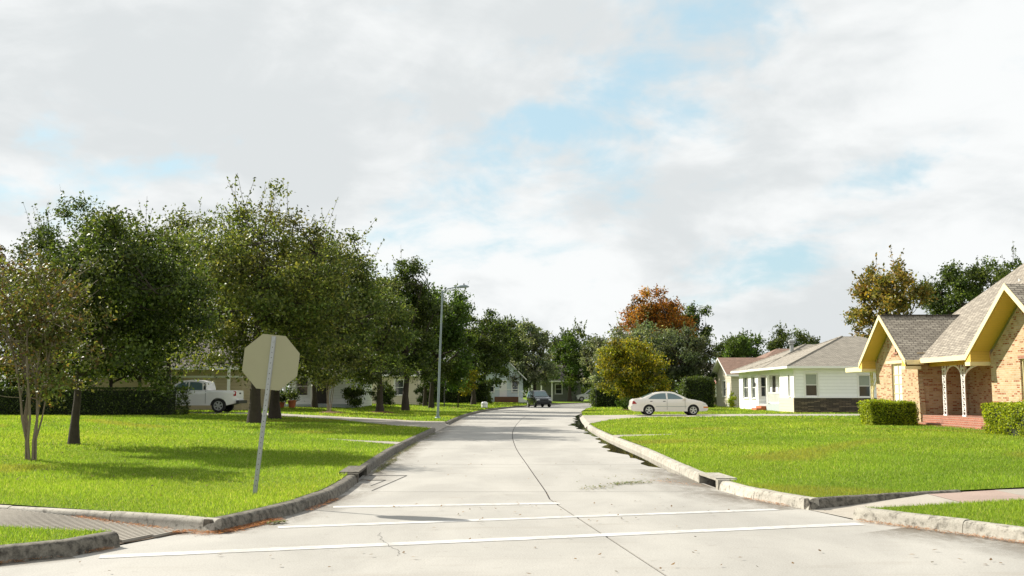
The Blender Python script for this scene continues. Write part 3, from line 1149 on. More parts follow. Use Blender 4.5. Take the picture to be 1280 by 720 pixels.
def tubes_np(segs, n=6):
    """segs: list of (pts (m,3), radii (m)) -> verts, quads"""
    V, F = [], []
    base = 0
    an = np.arange(n) * 2 * np.pi / n
    for pts, rad in segs:
        pts = np.asarray(pts, float)
        m_ = len(pts)
        t = np.gradient(pts, axis=0)
        t /= (np.linalg.norm(t, axis=1)[:, None] + 1e-9)
        ref = np.array([0.31, 0.17, 0.93]) if abs(t[0][2]) < .9 else np.array([1., .1, 0])
        x = np.cross(t, ref)
        x /= (np.linalg.norm(x, axis=1)[:, None] + 1e-9)
        y = np.cross(t, x)
        ring = pts[:, None, :] + (x[:, None, :] * np.cos(an)[None, :, None] + y[:, None, :] * np.sin(an)[None, :, None]) * np.asarray(rad)[:, None, None]
        V.append(ring.reshape(-1, 3))
        for i in range(m_ - 1):
            for k in range(n):
                l = (k + 1) % n
                F.append((base + i * n + k, base + i * n + l, base + (i + 1) * n + l, base + (i + 1) * n + k))
        base += m_ * n
    return np.concatenate(V), F


def bez(a, b_, c, n):
    t = np.linspace(0, 1, n)[:, None]
    return (1 - t) ** 2 * a + 2 * t * (1 - t) * b_ + t ** 2 * c


def leaves_at(rs, P, size, palette, up=0.5, out=None, aspect=.55, cl=None):
    """rhombic leaf quads at points P"""
    n = len(P)
    nr = rs.normal(size=(n, 3))
    nr[:, 2] += up
    if out is not None:
        nr += out * .6
    nr /= np.linalg.norm(nr, axis=1)[:, None]
    r = rs.normal(size=(n, 3))
    t = np.cross(nr, r)
    t /= np.linalg.norm(t, axis=1)[:, None]
    s = np.cross(nr, t)
    L = size * rs.uniform(.6, 1.3, (n, 1))
    Wd = L * aspect
    bend = nr * L * .12
    V = np.stack([P - t * L * .5, P + s * Wd * .5 + bend, P + t * L * .5, P - s * Wd * .5 + bend], 1).reshape(-1, 3)
    pal = np.array(palette)
    k = rs.choice(len(pal), n)
    C = pal[k] * rs.uniform(.5, 1.6, (n, 1))
    if cl is not None:
        C = C * cl
    return V, np.repeat(C, 4, 0)


def tree(name, label, base, H, crown, zc0, nleaf, size, palette, bark='bark_dark', tr=.16, seed=0, ncl=60, stems=1, cl_r=.2, sprig=14, cen=(0, 0),
         shape=.0, hollow=.45, group=None, cat='tree', dens=1.0, droop=0.0, vlimb=True):
    """crown = (rx, ry); crown spans zc0..H above ground; shape>0 narrows the top"""
    rs = np.random.RandomState(seed + 11)
    x0, y0, z0 = base
    root = empty(name, (x0, y0, z0), 0, label, cat, group)
    rz = (H - zc0) / 2
    zc = zc0 + rz
    cxy = np.array([cen[0], cen[1], zc])
    rad = np.array([crown[0], crown[1], rz])
    # uneven envelope
    ph = rs.uniform(0, 6.28, (6, 3))
    fr = rs.uniform(1.2, 3.6, (6, 3))
    def env(d):
        e = np.ones(len(d))
        for a in range(6):
            e += .085 * np.sin(d @ fr[a] * 1.7 + ph[a, 0]) * np.cos(d[:, 2] * fr[a, 1] + ph[a, 1])
        top = np.clip(d[:, 2], 0, 1)
        return np.clip(e, .65, 1.2) * (1 - shape * top * np.hypot(d[:, 0], d[:, 1]) * 1.0)
    d = rs.normal(size=(ncl, 3))
    d /= np.linalg.norm(d, axis=1)[:, None]
    lat = np.hypot(d[:, 0], d[:, 1]) + 1e-6
    low = d[:, 2] < .2
    pn = (np.abs(d) ** 3).sum(1) ** (1 / 3)
    d[low] /= pn[low][:, None]
    rr = (hollow + (1 - hollow) * rs.uniform(0, 1, ncl) ** .6) * env(d)
    mean = rad.mean()
    crad = cl_r * mean * rs.uniform(.65, 1.35, ncl)
    C0 = cxy + d * rr[:, None] * (rad - .55 * cl_r * mean)
    C0[:, 2] = np.maximum(C0[:, 2], zc0 + crad * (.15 + .6 * rs.uniform(0, 1, ncl)))
    # wood
    segs = []
    tips = []
    if stems == 1:
        top = np.array([cen[0] * .7, cen[1] * .7, zc0 + (H - zc0) * .62])
        fork = np.array([rs.uniform(-.06, .06), rs.uniform(-.06, .06), max(zc0 * 1.05, .28 * H)])
        pts = np.concatenate([np.linspace(np.array([0, 0, -.08]), fork, 4), bez(fork, fork + np.array([0, 0, .15 * H]), top, 6)[1:]])
        pts[1:-1, :2] += rs.normal(0, tr * .12, (7, 2))
        rads = tr * np.linspace(1, .28, 9)
        rads[0] *= 1.5
        rads[1] *= 1.08
        segs.append((pts, rads))
        nl = 9
        for k in range(nl):
            f = .40 + .55 * k / nl
            p = pts[int(f * 8)]
            an = k * 2.4 + rs.uniform(-.4, .4)
            ln = rs.uniform(.5, .75)
            tip = cxy + np.array([math.cos(an) * rad[0] * ln, math.sin(an) * rad[1] * ln, rad[2] * rs.uniform(-.35, .6)])
            q = bez(p, (p + tip) / 2 + np.array([0, 0, -.12 * rz]), tip, 6)
            segs.append((q, tr * np.linspace(.5, .12, 6)))
            tips.append(q)
    else:
        for k in range(stems):
            an = k * 2 * np.pi / stems + rs.uniform(-.3, .3)
            b0 = np.array([math.cos(an) * tr * 1.5, math.sin(an) * tr * 1.5, -.05])
            tip = cxy + np.array([math.cos(an) * rad[0] * .42, math.sin(an) * rad[1] * .42, rad[2] * rs.uniform(0, .55)])
            midp = np.array([b0[0] * 1.8 + rs.normal(0, .05), b0[1] * 1.8 + rs.normal(0, .05), zc0 * 1.3 + .3])
            q = bez(b0, midp, tip, 9)
            q[1:-1, :2] += rs.normal(0, .03, (7, 2))
            segs.append((q, tr * rs.uniform(.32, .58) * np.linspace(1, .2, 9)))
            tips.append(q)
            for j in range(4):
                p = q[3 + j]
                a2 = rs.uniform(0, 6.28)
                t2 = cxy + np.array([math.cos(a2) * rad[0] * .85, math.sin(a2) * rad[1] * .85, rad[2] * rs.uniform(-.2, .9)])
                q2 = bez(p, p + np.array([0, 0, .5]), t2, 6)
                segs.append((q2, tr * .28 * np.linspace(1, .25, 6)))
                tips.append(q2)
    allt = np.concatenate(tips)
    for c in C0:
        k = np.argmin(((allt - c) ** 2).sum(1) + 2.0 * np.maximum(0, allt[:, 2] - c[2]))
        q = bez(allt[k], (allt[k] + c) / 2 + rs.normal(0, .08 * mean, 3), c, 5)
        segs.append((q, tr * np.linspace(.14, .035, 5)))
    # sprigs standing out of the outline, each on its twig
    twigs = []
    for k in range(sprig * 2):
        dv = rs.normal(size=3)
        dv[2] = abs(dv[2]) * 1.1 + .15
        dv /= np.linalg.norm(dv)
        e = env(dv[None])[0]
        s0 = cxy + dv * rad * e * .78
        near = C0[np.argmin(((C0 - s0) ** 2).sum(1))]
        s0 = (s0 + near) / 2
        s1 = s0 + (dv * .6 + np.array([0, 0, .6]) + rs.normal(0, .25, 3)) * mean * rs.uniform(.16, .36)
        twigs.append((s0, s1))
        segs.append((bez(near, s0, s1, 5), max(tr * .06, .008) * np.linspace(1, .35, 5)))
    V, F = tubes_np(segs, 6 if tr > .1 else 5)
    me = bpy.data.meshes.new('trunk')
    me.from_pydata(V.tolist(), [], F)
    me.polygons.foreach_set('use_smooth', [True] * len(F))
    me.materials.append(MATS[bark])
    link('trunk', me, root)
    # leaves
    share = crad ** 2
    share /= share.sum()
    cnt = rs.multinomial(int(nleaf * .92), share)
    ids = np.repeat(np.arange(ncl), cnt)
    n = len(ids)
    dd = rs.normal(size=(n, 3))
    dd /= np.linalg.norm(dd, axis=1)[:, None]
    r_ = rs.uniform(0, 1, n) ** .45
    # ragged: leaves gather on short twigs inside the clump
    tw = rs.normal(size=(ncl, 14, 3))
    tw /= np.linalg.norm(tw, axis=2)[:, :, None]
    pick = rs.randint(0, 14, n)
    dd = dd * .55 + tw[ids, pick] * .75
    Pp = C0[ids] + dd * (r_ * crad[ids])[:, None] * np.array([1.2, 1.2, .85])
    Pp[:, 2] -= droop * r_ * crad[ids]
    clc = (1 + rs.normal(0, .16, (ncl, 1))) * (1 + rs.normal(0, .05, (ncl, 3)))
    V1, C1 = leaves_at(rs, Pp, size, palette, .35, dd * .5, cl=np.clip(clc, .6, 1.5)[ids])
    Vs, Cs = [V1], [C1]
    for s0, s1 in twigs:
        per = 16
        t = rs.uniform(0, 1, per)[:, None]
        Pq = s0 + (s1 - s0) * t + rs.normal(0, .028 * mean, (per, 3)) * (1.2 - t)
        a_, c_ = leaves_at(rs, Pq, size, palette, .3)
        Vs.append(a_)
        Cs.append(c_)
    raw_mesh('crown', np.concatenate(Vs), 4, np.concatenate(Cs), 'leaf', root)
    return root


PAL = {
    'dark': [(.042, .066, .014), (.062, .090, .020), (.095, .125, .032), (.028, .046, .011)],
    'oak': [(.070, .10, .024), (.10, .13, .034), (.14, .16, .045), (.046, .07, .018)],
    'olive': [(.092, .118, .032), (.125, .145, .04), (.06, .082, .022), (.165, .172, .045)],
    'green': [(.055, .095, .016), (.075, .120, .020), (.040, .070, .014)],
    'silver': [(.15, .18, .10), (.11, .14, .072), (.075, .10, .05), (.21, .23, .15)],
    'yellow': [(.36, .29, .016), (.23, .225, .018), (.13, .15, .018), (.085, .105, .016)],
    'orange': [(.36, .145, .022), (.30, .12, .02), (.22, .10, .022), (.15, .11, .022)],
    'tawny': [(.20, .165, .035), (.14, .14, .032), (.095, .105, .028), (.25, .165, .035)],
    'myrtle': [(.10, .118, .03), (.135, .148, .045), (.075, .092, .02), (.125, .085, .035)],
    'bush': [(.16, .20, .02), (.22, .23, .03), (.12, .16, .018)],
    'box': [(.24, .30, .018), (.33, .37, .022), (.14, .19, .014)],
}


def tr_px(name, label, u, Yd, vtop, u0, u1, vbot, nleaf, size, pal, side='L', **kw):
    """plan a tree from where the photograph shows it: base column u, distance, crown top, crown left/right/bottom"""
    x = (u - 640) / FPX * Yd
    z = zl(x, Yd) if side == 'L' else (zr(x, Yd) if Yd < 126 else .2)
    H = at(u, vtop, Yd).z - z
    zc0 = at(u, vbot, Yd).z - z
    rx = (u1 - u0) / 2 / FPX * Yd
    cx_ = ((u0 + u1) / 2 - 640) / FPX * Yd - x
    kw.setdefault('seed', int(u * 7 + Yd))
    return tree(name, label, (x, Yd, z), H, (rx, kw.pop('ry', rx)), max(.2, zc0), nleaf, size, PAL[pal] if isinstance(pal, str) else pal, cen=(cx_, 0), **kw)


# left of the street, near to far
tr_px('crepe_myrtle', 'multi-stemmed small tree with pale bark and thin reddish foliage, far left lawn', 46, 19.7, 302, -55, 128, 505, 10500, .085, 'myrtle',
      bark='bark_pale', tr=.058, stems=8, ncl=120, cl_r=.2, sprig=22, hollow=.2, shape=.1)
tr_px('oak_tree', 'dark slim oak just right of the pale multi-stemmed tree on left lawn', 98, 25, 258, 18, 262, 492, 46000, .105, 'dark',
      tr=.11, ncl=105, cl_r=.22, sprig=16, hollow=.25)
tr_px('oak_tree', 'tall dark tree rising behind the pale multi-stemmed tree at far left', 70, 53, 246, 5, 150, 475, 30000, .17, 'dark', tr=.15, ncl=85, sprig=18, cl_r=.22, hollow=.25)
tr_px('oak_tree', 'oak behind the slim dark oak, its top just left of the broad olive oak', 212, 53.5, 250, 112, 325, 468, 42000, .17, 'oak', tr=.16, ncl=80, sprig=16, cl_r=.22, hollow=.25)
tr_px('oak_tree', 'broad olive oak whose trunk stands left behind the stop sign', 321, 42, 244, 188, 445, 480, 56000, .145, 'olive', bark='bark_dark', tr=.25, ncl=166, sprig=26, cl_r=.18, hollow=.25)
tr_px('oak_tree', 'spreading oak whose trunk stands right behind the stop sign post', 346, 48, 278, 310, 498, 482, 42000, .155, 'oak', tr=.25, ncl=110, sprig=16, cl_r=.19, hollow=.25)
tr_px('crepe_myrtle', 'small multi-stemmed tree in a mulch ring before the white porch house', 413, 62, 425, 378, 458, 487, 9000, .14, 'olive', bark='bark_pale', tr=.07, stems=4, ncl=35, cl_r=.24)
tr_px('shade_tree', 'rounded tree with dark trunk in a mulch ring right of the white porch house', 476, 66, 340, 418, 526, 488, 28000, .18, 'oak', tr=.24, ncl=70, cl_r=.21, hollow=.3)
tr_px('shade_tree', 'tall dark green tree before the cream house on the left', 508, 74, 303, 454, 560, 482, 32000, .20, 'dark', tr=.26, ncl=80, cl_r=.2, shape=.35, sprig=12, hollow=.3)
tr_px('shade_tree', 'dark tree behind the street lamp pole', 540, 84, 354, 508, 606, 486, 26000, .23, 'green', tr=.22, ncl=65, cl_r=.21, hollow=.3)
tr_px('shade_tree', 'dark tree behind the young yellowish tree', 592, 108, 386, 556, 642, 488, 19000, .28, 'dark', tr=.27, ncl=55, cl_r=.22, hollow=.3)
tr_px('young_tree', 'slim young yellow-green tree beside the white utility pedestal', 573, 89, 445, 561, 600, 494, 6500, .15, 'yellow', tr=.06, ncl=30, cl_r=.24, sprig=6, shape=.3)
# background behind the left houses and the hedge
tr_px('shade_tree', 'brownish dark tree at the left edge behind the hedge', -6, 56, 305, -80, 82, 485, 18000, .22, [(.07, .06, .02), (.10, .06, .03), (.04, .05, .015)], tr=.2, ncl=55, cl_r=.23)
tr_px('shade_tree', 'low dark tree leaning over the hedge between the two slim left trunks', 72, 57, 395, 10, 130, 492, 14000, .19, 'dark', tr=.14, ncl=50, cl_r=.24)
tr_px('shade_tree', 'low dark tree behind the hedge right of the slim dark oak', 140, 58, 385, 85, 205, 492, 14000, .19, 'dark', tr=.14, ncl=50, cl_r=.24)
tr_px('shade_tree', 'low dark tree behind the hedge end, left of the pickup cab', 178, 60, 380, 138, 212, 480, 13000, .19, 'dark', tr=.14, ncl=46, cl_r=.24)
tr_px('shade_tree', 'dark tree filling the gap behind the tan sided house roof', 150, 76, 330, 60, 235, 462, 15000, .27, 'dark', tr=.25, ncl=50, cl_r=.24)
tr_px('shade_tree', 'dark tree behind the tan sided house', 262, 84, 325, 180, 345, 455, 15000, .28, 'dark', tr=.25, ncl=50, cl_r=.24)
tr_px('shade_tree', 'dark tree overhanging the roof of the white porch house', 395, 74, 372, 330, 462, 464, 15000, .22, 'dark', tr=.2, ncl=50, cl_r=.23)
tr_px('shade_tree', 'dark tree behind the white porch house', 430, 104, 350, 350, 490, 465, 14000, .30, 'dark', tr=.25, ncl=48, cl_r=.24)
tr_px('shade_tree', 'dark tree between the cream house and the street lamp', 532, 92, 400, 512, 560, 492, 9000, .24, 'dark', tr=.2, ncl=36, cl_r=.25)
tr_px('shade_tree', 'dark tree behind the cream house', 545, 126, 372, 488, 590, 488, 13000, .34, 'dark', tr=.25, ncl=48, cl_r=.24)
# centre
tr_px('shade_tree', 'dark tree hanging over the gable of the pale aqua house', 606, 119, 398, 588, 656, 470, 13000, .28, 'dark', side='L', tr=.22, ncl=46, cl_r=.23)
tr_px('shade_tree', 'silvery green tree behind the dark parked car', 668, 130, 402, 632, 696, 491, 18000, .29, 'silver', side='R', tr=.25, ncl=65, cl_r=.21, shape=.4, hollow=.3)
tr_px('shade_tree', 'dark tree peeking left behind the silvery tree at the street bend', 645, 156, 396, 612, 678, 488, 12000, .38, 'dark', side='R', tr=.25, ncl=44, cl_r=.24)
tr_px('shade_tree', 'mid green tree closing the view at the street bend', 712, 147, 412, 680, 746, 488, 17000, .32, 'green', side='R', tr=.3, ncl=58, cl_r=.22, hollow=.3)
tr_px('pine_tree', 'dark pine top showing above the green tree at the bend', 716, 190, 402, 684, 756, 482, 10000, .44, 'dark', side='R', tr=.3, ncl=34, cl_r=.26)
tr_px('shade_tree', 'pale grey-green tree left of the yellow tree at the bend', 745, 116, 425, 722, 778, 492, 12000, .28, 'silver', side='R', tr=.2, ncl=44, cl_r=.24)
# right of the street
tr_px('young_tree', 'round yellow-green tree behind the rear of the beige sedan', 787, 80, 416, 746, 834, 501, 34000, .17, 'yellow', side='R', tr=.16, ncl=120, cl_r=.2, hollow=.3, sprig=10)
tr_px('shade_tree', 'grey-green tree behind the round yellow tree', 805, 100, 396, 746, 854, 488, 19000, .25, 'silver', side='R', tr=.22, ncl=60, cl_r=.21, hollow=.3)
tr_px('shade_tree', 'grey-green tree right of the round yellow tree, above the sedan', 852, 96, 404, 806, 892, 492, 19000, .24, [(.075, .095, .05), (.055, .075, .035), (.10, .12, .07)], side='R', tr=.22, ncl=58, cl_r=.21, hollow=.3)
tr_px('maple_tree', 'tall tree with rust orange autumn crown', 820, 124, 353, 774, 866, 470, 32000, .30, 'orange', side='R', tr=.3, ncl=130, cl_r=.19, shape=.3, sprig=8, hollow=.3)
tr_px('shade_tree', 'dark green tree at the right shoulder of the orange tree', 868, 135, 384, 842, 894, 470, 11000, .32, 'dark', side='R', tr=.25, ncl=40, cl_r=.24)
for k, (u, Yd, vt, u0, u1, pl_, lab) in enumerate([
        (912, 160, 415, 888, 940, 'dark', 'dark tree above the tan house with the flag'),
        (936, 150, 412, 902, 962, 'bush', 'yellowish green tree above the red roofed house'),
        (986, 165, 402, 952, 1012, 'dark', 'dark tree behind the metal roof vent of the white house'),
        (1018, 170, 416, 996, 1042, 'dark', 'small dark tree crown at the peak of the white house roof')]):
    tr_px('shade_tree', lab, u, Yd, vt, u0, u1, 480, 12000, .34, PAL['green'] if pl_ == 'bush' else pl_, side='R', tr=.28, ncl=42, cl_r=.24, group='trees behind the white house')
tr_px('sycamore_tree', 'loose tawny tree behind the left gable of the brick house', 1110, 84, 318, 1050, 1162, 455, 14000, .29, 'tawny', side='R', tr=.25, ncl=80, cl_r=.17, shape=.15, sprig=14, hollow=.3)
tr_px('shade_tree', 'dark green tree behind the main roof of the brick house', 1200, 92, 320, 1146, 1256, 440, 20000, .27, 'dark', side='R', tr=.3, ncl=70, cl_r=.2, shape=.05)
tr_px('shade_tree', 'dark tree at the right edge above the brick house roof', 1275, 96, 318, 1220, 1340, 440, 18000, .28, 'dark', side='R', tr=.3, ncl=60, cl_r=.21)

# distant wood that reads as one mass
rs = np.random.RandomState(5)
Vs, Cs = [], []
for k in range(150):
    az = rs.uniform(-.62, .62)
    dist = rs.uniform(215, 300)
    c = np.array([math.sin(az) * dist, math.cos(az) * dist, 0])
    hgt = rs.uniform(6, 10)
    n = 420
    d_ = rs.normal(size=(n, 3))
    d_ /= np.linalg.norm(d_, axis=1)[:, None]
    e = 1 + .25 * np.sin(d_ @ rs.uniform(-4, 4, 3) + 1)
    Pq = c + np.array([0, 0, hgt * .5]) + d_ * e[:, None] * np.array([5, 5, hgt * .5]) * (rs.uniform(.4, 1, (n, 1)) ** .5)
    a_, c_ = leaves_at(rs, Pq, 1.0, PAL['dark'] if rs.rand() < .6 else PAL['green'], .4)
    Vs.append(a_)
    Cs.append(c_)
tag(raw_mesh('far_wood', np.concatenate(Vs), 4, np.concatenate(Cs), 'leaf'), 'distant dark trees along the horizon', 'wood', kind='stuff')


# hedges and shrubs
def hedge(name, label, x0, x1, y0, y1, z0, h, n, size, pal, seed, wob=.06, group=None):
    rs = np.random.RandomState(seed)
    c = ((x0 + x1) / 2, (y0 + y1) / 2, z0)
    root = empty(name, c, 0, label, 'hedge', group)
    lx, ly = (x1 - x0) / 2, (y1 - y0) / 2
    A = np.array([lx * h * 4, ly * h * 4, lx * ly * 4])
    f = rs.choice(3, n, p=A / A.sum())
    u, v = rs.uniform(-1, 1, n), rs.uniform(-1, 1, n)
    s = rs.choice([-1, 1], n)
    zz = (rs.uniform(0, 1, n)) * h
    P = np.where((f == 0)[:, None], np.stack([u * lx, s * ly, zz], 1), np.where((f == 1)[:, None], np.stack([s * lx, u * ly, zz], 1), np.stack([u * lx, v * ly, np.full(n, h)], 1)))
    ctr = np.array([0, 0, h * .5])
    q = P - ctr
    nn = q / (np.linalg.norm(q, axis=1)[:, None] + 1e-6)
    corner = (np.abs(q) / np.array([lx, ly, h * .5])) ** 8
    P = P - nn * (corner.sum(1)[:, None] - 1).clip(0) * .05 * min(lx, ly, h)
    lump = np.sin(P[:, 0] * 5.1 + seed) * np.sin(P[:, 1] * 4.3) * np.sin(P[:, 2] * 6 + 1) + .6 * np.sin(P[:, 0] * 2.1 + P[:, 2] * 3)
    P = P + nn * (lump[:, None] * wob + rs.normal(0, wob * .6, (n, 1)) - rs.uniform(0, .1, (n, 1)))
    P[:, 2] = np.maximum(P[:, 2], .02)
    V, C = leaves_at(rs, P, size, PAL[pal], .3, nn * 1.3)
    raw_mesh('foliage', V, 4, C, 'leaf', root)
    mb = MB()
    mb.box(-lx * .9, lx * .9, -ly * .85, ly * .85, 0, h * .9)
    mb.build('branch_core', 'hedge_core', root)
    return root


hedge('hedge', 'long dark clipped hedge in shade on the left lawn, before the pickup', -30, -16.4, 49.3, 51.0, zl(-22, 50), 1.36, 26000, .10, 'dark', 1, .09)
hedge('hedge', 'low clipped hedge under the left gable window of the brick house', 14.75, 16.75, 41.3, 42.6, .2, 1.0, 15000, .075, 'box', 2, .085)
hedge('hedge', 'low clipped hedge at the right edge before the brick house', 15.5, 17.3, 28.5, 33.1, .2, 1.02, 26000, .07, 'box', 3, .085)
hedge('hedge', 'tall dark hedge behind the front of the beige sedan', 15.2, 17.8, 88, 90, .2, 2.6, 8000, .16, 'dark', 4, .15)
hedge('hedge', 'dark shrubbery under the trees behind the round yellow tree', 7.6, 14.6, 94, 96, .2, 1.7, 9000, .18, 'dark', 5, .2)
hedge('hedge', 'long dark shrubbery behind the young yellow-green tree', -9.5, -2.6, 113, 115, .4, 2.4, 9000, .2, 'dark', 8, .25)


def shrub(label, x, y, z, r, h, n, size, pal, seed):
    return tree('shrub', label, (x, y, z), h, (r, r), .05, n, size, PAL[pal], bark='bark_brown', tr=.03, seed=seed, ncl=16, stems=3, cl_r=.36, sprig=8, cat='shrub')


shrub('yellow-green shrub under the multi-pane window of the tan house', 21.6, 100, .2, .95, 1.6, 2500, .13, 'bush', 1)
shrub('pale low shrub left of the yellow-green shrub at the tan house', 20.1, 99, .2, .9, .85, 1500, .13, 'silver', 2)
shrub('small green shrub at the corner of the white house bay', 19.0, 86, .2, .5, 1.5, 1500, .11, 'box', 3)
shrub('spiky low plant at the foot of the round yellow tree', 9.0, 77.5, .2, 1.0, 1.0, 2200, .14, 'green', 4)
shrub('dark shrub right of the porch of the white house', -12.0, 76.5, .42, 1.0, 1.7, 3500, .14, 'dark', 6)
shrub('dark shrub between white porch house and cream house', -10.3, 80, .42, 1.1, 1.9, 3500, .14, 'dark', 7)
shrub('dark foundation shrub right of the cream house', -8.2, 95.5, .4, 1.2, 1.9, 3500, .17, 'dark', 8)
shrub('round clipped shrub beside the trunk before the cream house', -10.6, 84, .4, .75, 2.2, 2500, .13, 'dark', 5)

for (x, y, r_, lab) in ((-11.2, 62, .9, 'mulch ring round the small multi-stemmed tree'), (-8.7, 66, 1.0, 'reddish mulch ring round the rounded tree'),
                        (-4.85, 89, .8, 'mulch ring round the young yellow-green tree'), (9.45, 80, 1.0, 'pale mulch ring under the round yellow tree')):
    mb = MB()
    zf = zl if x < 0 else zr
    mb.lathe([(0.02, .10), (r_ * .5, .085), (r_ * .85, .05), (r_, -.02)], (x, y, zf(x, y)), n=20)
    mb.f = [f[::-1] for f in mb.f]
    tag(mb.build('mulch_ring', 'mulch', smooth=60), lab, 'mulch bed', kind='structure')

# ------------------------------------------------------------------ litter


def litter(name, label, spots, n, L, w, pal, seed, zoff=.008):
    rs = np.random.RandomState(seed)
    V, C = [], []
    for (a, b_, spread, m_, zf) in spots:
        t = rs.uniform(0, 1, m_)[:, None]
        P = np.array(a) + (np.array(b_) - np.array(a)) * t + rs.normal(0, spread, (m_, 2))
        z = np.array([zf(p[0], p[1]) for p in P]) + zoff + rs.uniform(0, .02, m_)
        an = rs.uniform(0, 6.28, m_)
        l = L * rs.uniform(.5, 1.3, m_)
        dx, dy = np.cos(an) * l / 2, np.sin(an) * l / 2
        ox, oy = -np.sin(an) * w / 2, np.cos(an) * w / 2
        q = np.stack([np.stack([P[:, 0] - dx, P[:, 1] - dy, z], 1), np.stack([P[:, 0] + ox, P[:, 1] + oy, z + .004], 1),
                      np.stack([P[:, 0] + dx, P[:, 1] + dy, z + rs.uniform(0, .02, m_)], 1), np.stack([P[:, 0] - ox, P[:, 1] - oy, z + .004], 1)], 1)
        V.append(q.reshape(-1, 3))
        pk = np.array(pal)[rs.choice(len(pal), m_)] * rs.uniform(.7, 1.3, (m_, 1))
        C.append(np.repeat(pk, 4, 0))
    return tag(raw_mesh(name, np.concatenate(V), 4, np.concatenate(C), 'leaf'), label, 'litter', kind='stuff')


flat = lambda x, y: 0.0
STRAW = [(.42, .17, .06), (.34, .13, .05), (.5, .26, .12), (.2, .09, .04)]
litter('pine_straw', 'orange-brown pine straw gathered along the left corner kerb and ramp',
       [((-3.25, 11.75), (-2.95, 12.7), .055, 1100, flat), ((-3.5, 11.45), (-3.2, 11.7), .06, 350, flat), ((-4.0, 11.72), (-5.3, 12.2), .06, 700, zrampl),
        ((-4.95, 9.32), (-4.1, 10.35), .035, 450, flat), ((-3.85, 11.5), (-3.6, 11.6), .05, 200, zrampl), ((-2.75, 13.6), (-2.62, 15.1), .03, 250, flat)], 0, .09, .006, STRAW, 1)
litter('pine_straw', 'orange-brown pine straw along the lower right kerb',
       [((4.3, 12.6), (5.1, 11.3), .04, 350, flat), ((5.1, 11.3), (5.7, 10.2), .03, 400, flat), ((3.5, 15.2), (3.85, 14.2), .03, 200, flat), ((2.6, 18.3), (3.2, 17.2), .12, 120, flat)], 0, .08, .006, STRAW, 2)
litter('leaf_litter', 'small heap of green leaf litter on the right lane and left gutter',
       [((1.75, 17.5), (2.35, 17.9), .10, 170, flat), ((1.25, 16.6), (1.6, 17.2), .13, 70, flat), ((1.4, 18.6), (2.8, 18.9), .4, 30, flat), ((-2.95, 12.3), (-2.8, 12.45), .035, 70, flat)], 0, .06, .03,
       [(.10, .14, .03), (.14, .16, .05), (.2, .17, .07)], 3)
litter('leaf_litter', 'scattered dry leaves on the street and the lawn edges',
       [((-3, 9.5), (5, 9.5), .8, 40, flat), ((-2, 13), (3, 14), 1.0, 60, flat), ((-2, 22), (3, 22), 2.0, 50, flat)], 0, .05, .03,
       [(.14, .08, .03), (.2, .12, .05), (.08, .06, .03)], 4)
litter('leaf_litter', 'fallen dry leaves scattered over the left lawn',
       [((-9, 18), (-5, 17), 2.0, 160, lambda x, y: zl(x, y) + .03), ((-8, 24), (-4.5, 26), 2.2, 120, lambda x, y: zl(x, y) + .035)], 0, .06, .035,
       [(.14, .08, .03), (.2, .12, .05), (.08, .05, .03)], 6)
litter('gutter_weeds', 'weeds and grass clippings along the left gutter',
       [((-2.72, 20), (-2.78, 24), .05, 500, flat), ((-2.9, 24), (-3.0, 32), .06, 600, flat), ((-3.0, 34), (-3.0, 39), .08, 250, flat)], 0, .09, .02,
       [(.08, .11, .02), (.12, .12, .03), (.10, .08, .03)], 5)

# ------------------------------------------------------------------ stop sign
bx, by = -3.66, 14.4
bz = zl(bx, by)
ss = empty('stop_sign', (bx, by, bz), 0, 'back of an octagonal stop sign on a leaning galvanised post', 'sign')
ss.rotation_euler = (0, R(5.5), R(4))
mb = MB()
# U-channel post: web + two flanges
ph = 2.26
holes = [0.12 + .0762 * k for k in range(28)]
zz = 0.0 - .25
mb.box(-.009, .009, -.036, -.032, zz, ph)
mb.box(-.024, -.009, -.036, -.018, zz, ph)
mb.box(.009, .024, -.036, -.018, zz, ph)
mb.box(-.032, -.024, -.022, -.018, zz, ph)
mb.box(.024, .032, -.022, -.018, zz, ph)
mb.build('post', 'galvanised', ss, bevel=.002)
mb = MB()
for z in holes:
    mb.box(-.0048, .0048, -.0368, -.0362, z - .006, z + .006)
mb.build('bolt_holes', 'dark_hole', ss)['kind'] = 'stuff'
zc = 1.885
Ro = .395 / math.cos(math.pi / 8)
pts8 = [(Ro * math.cos(math.pi / 8 + k * math.pi / 4), Ro * math.sin(math.pi / 8 + k * math.pi / 4)) for k in range(8)]
mb = MB()
mb.poly([(x, -.015, zc + z) for x, z in pts8][::1], 0)
mb.poly([(x, -.012, zc + z) for x, z in pts8][::-1], 1)
for k in range(8):
    a, b_ = pts8[k], pts8[(k + 1) % 8]
    mb.poly([(a[0], -.012, zc + a[1]), (b_[0], -.012, zc + b_[1]), (b_[0], -.015, zc + b_[1]), (a[0], -.015, zc + a[1])], 0)
mb.build('panel', ['sign_back', 'sign_red'], ss)
for z in (zc + .30, zc - .28):
    mb = MB()
    mb.lathe([(.001, -.046), (.011, -.045), (.012, -.036)], (0, 0, z), axis='y', n=8)
    mb.build('bolt', 'galvanised', ss)

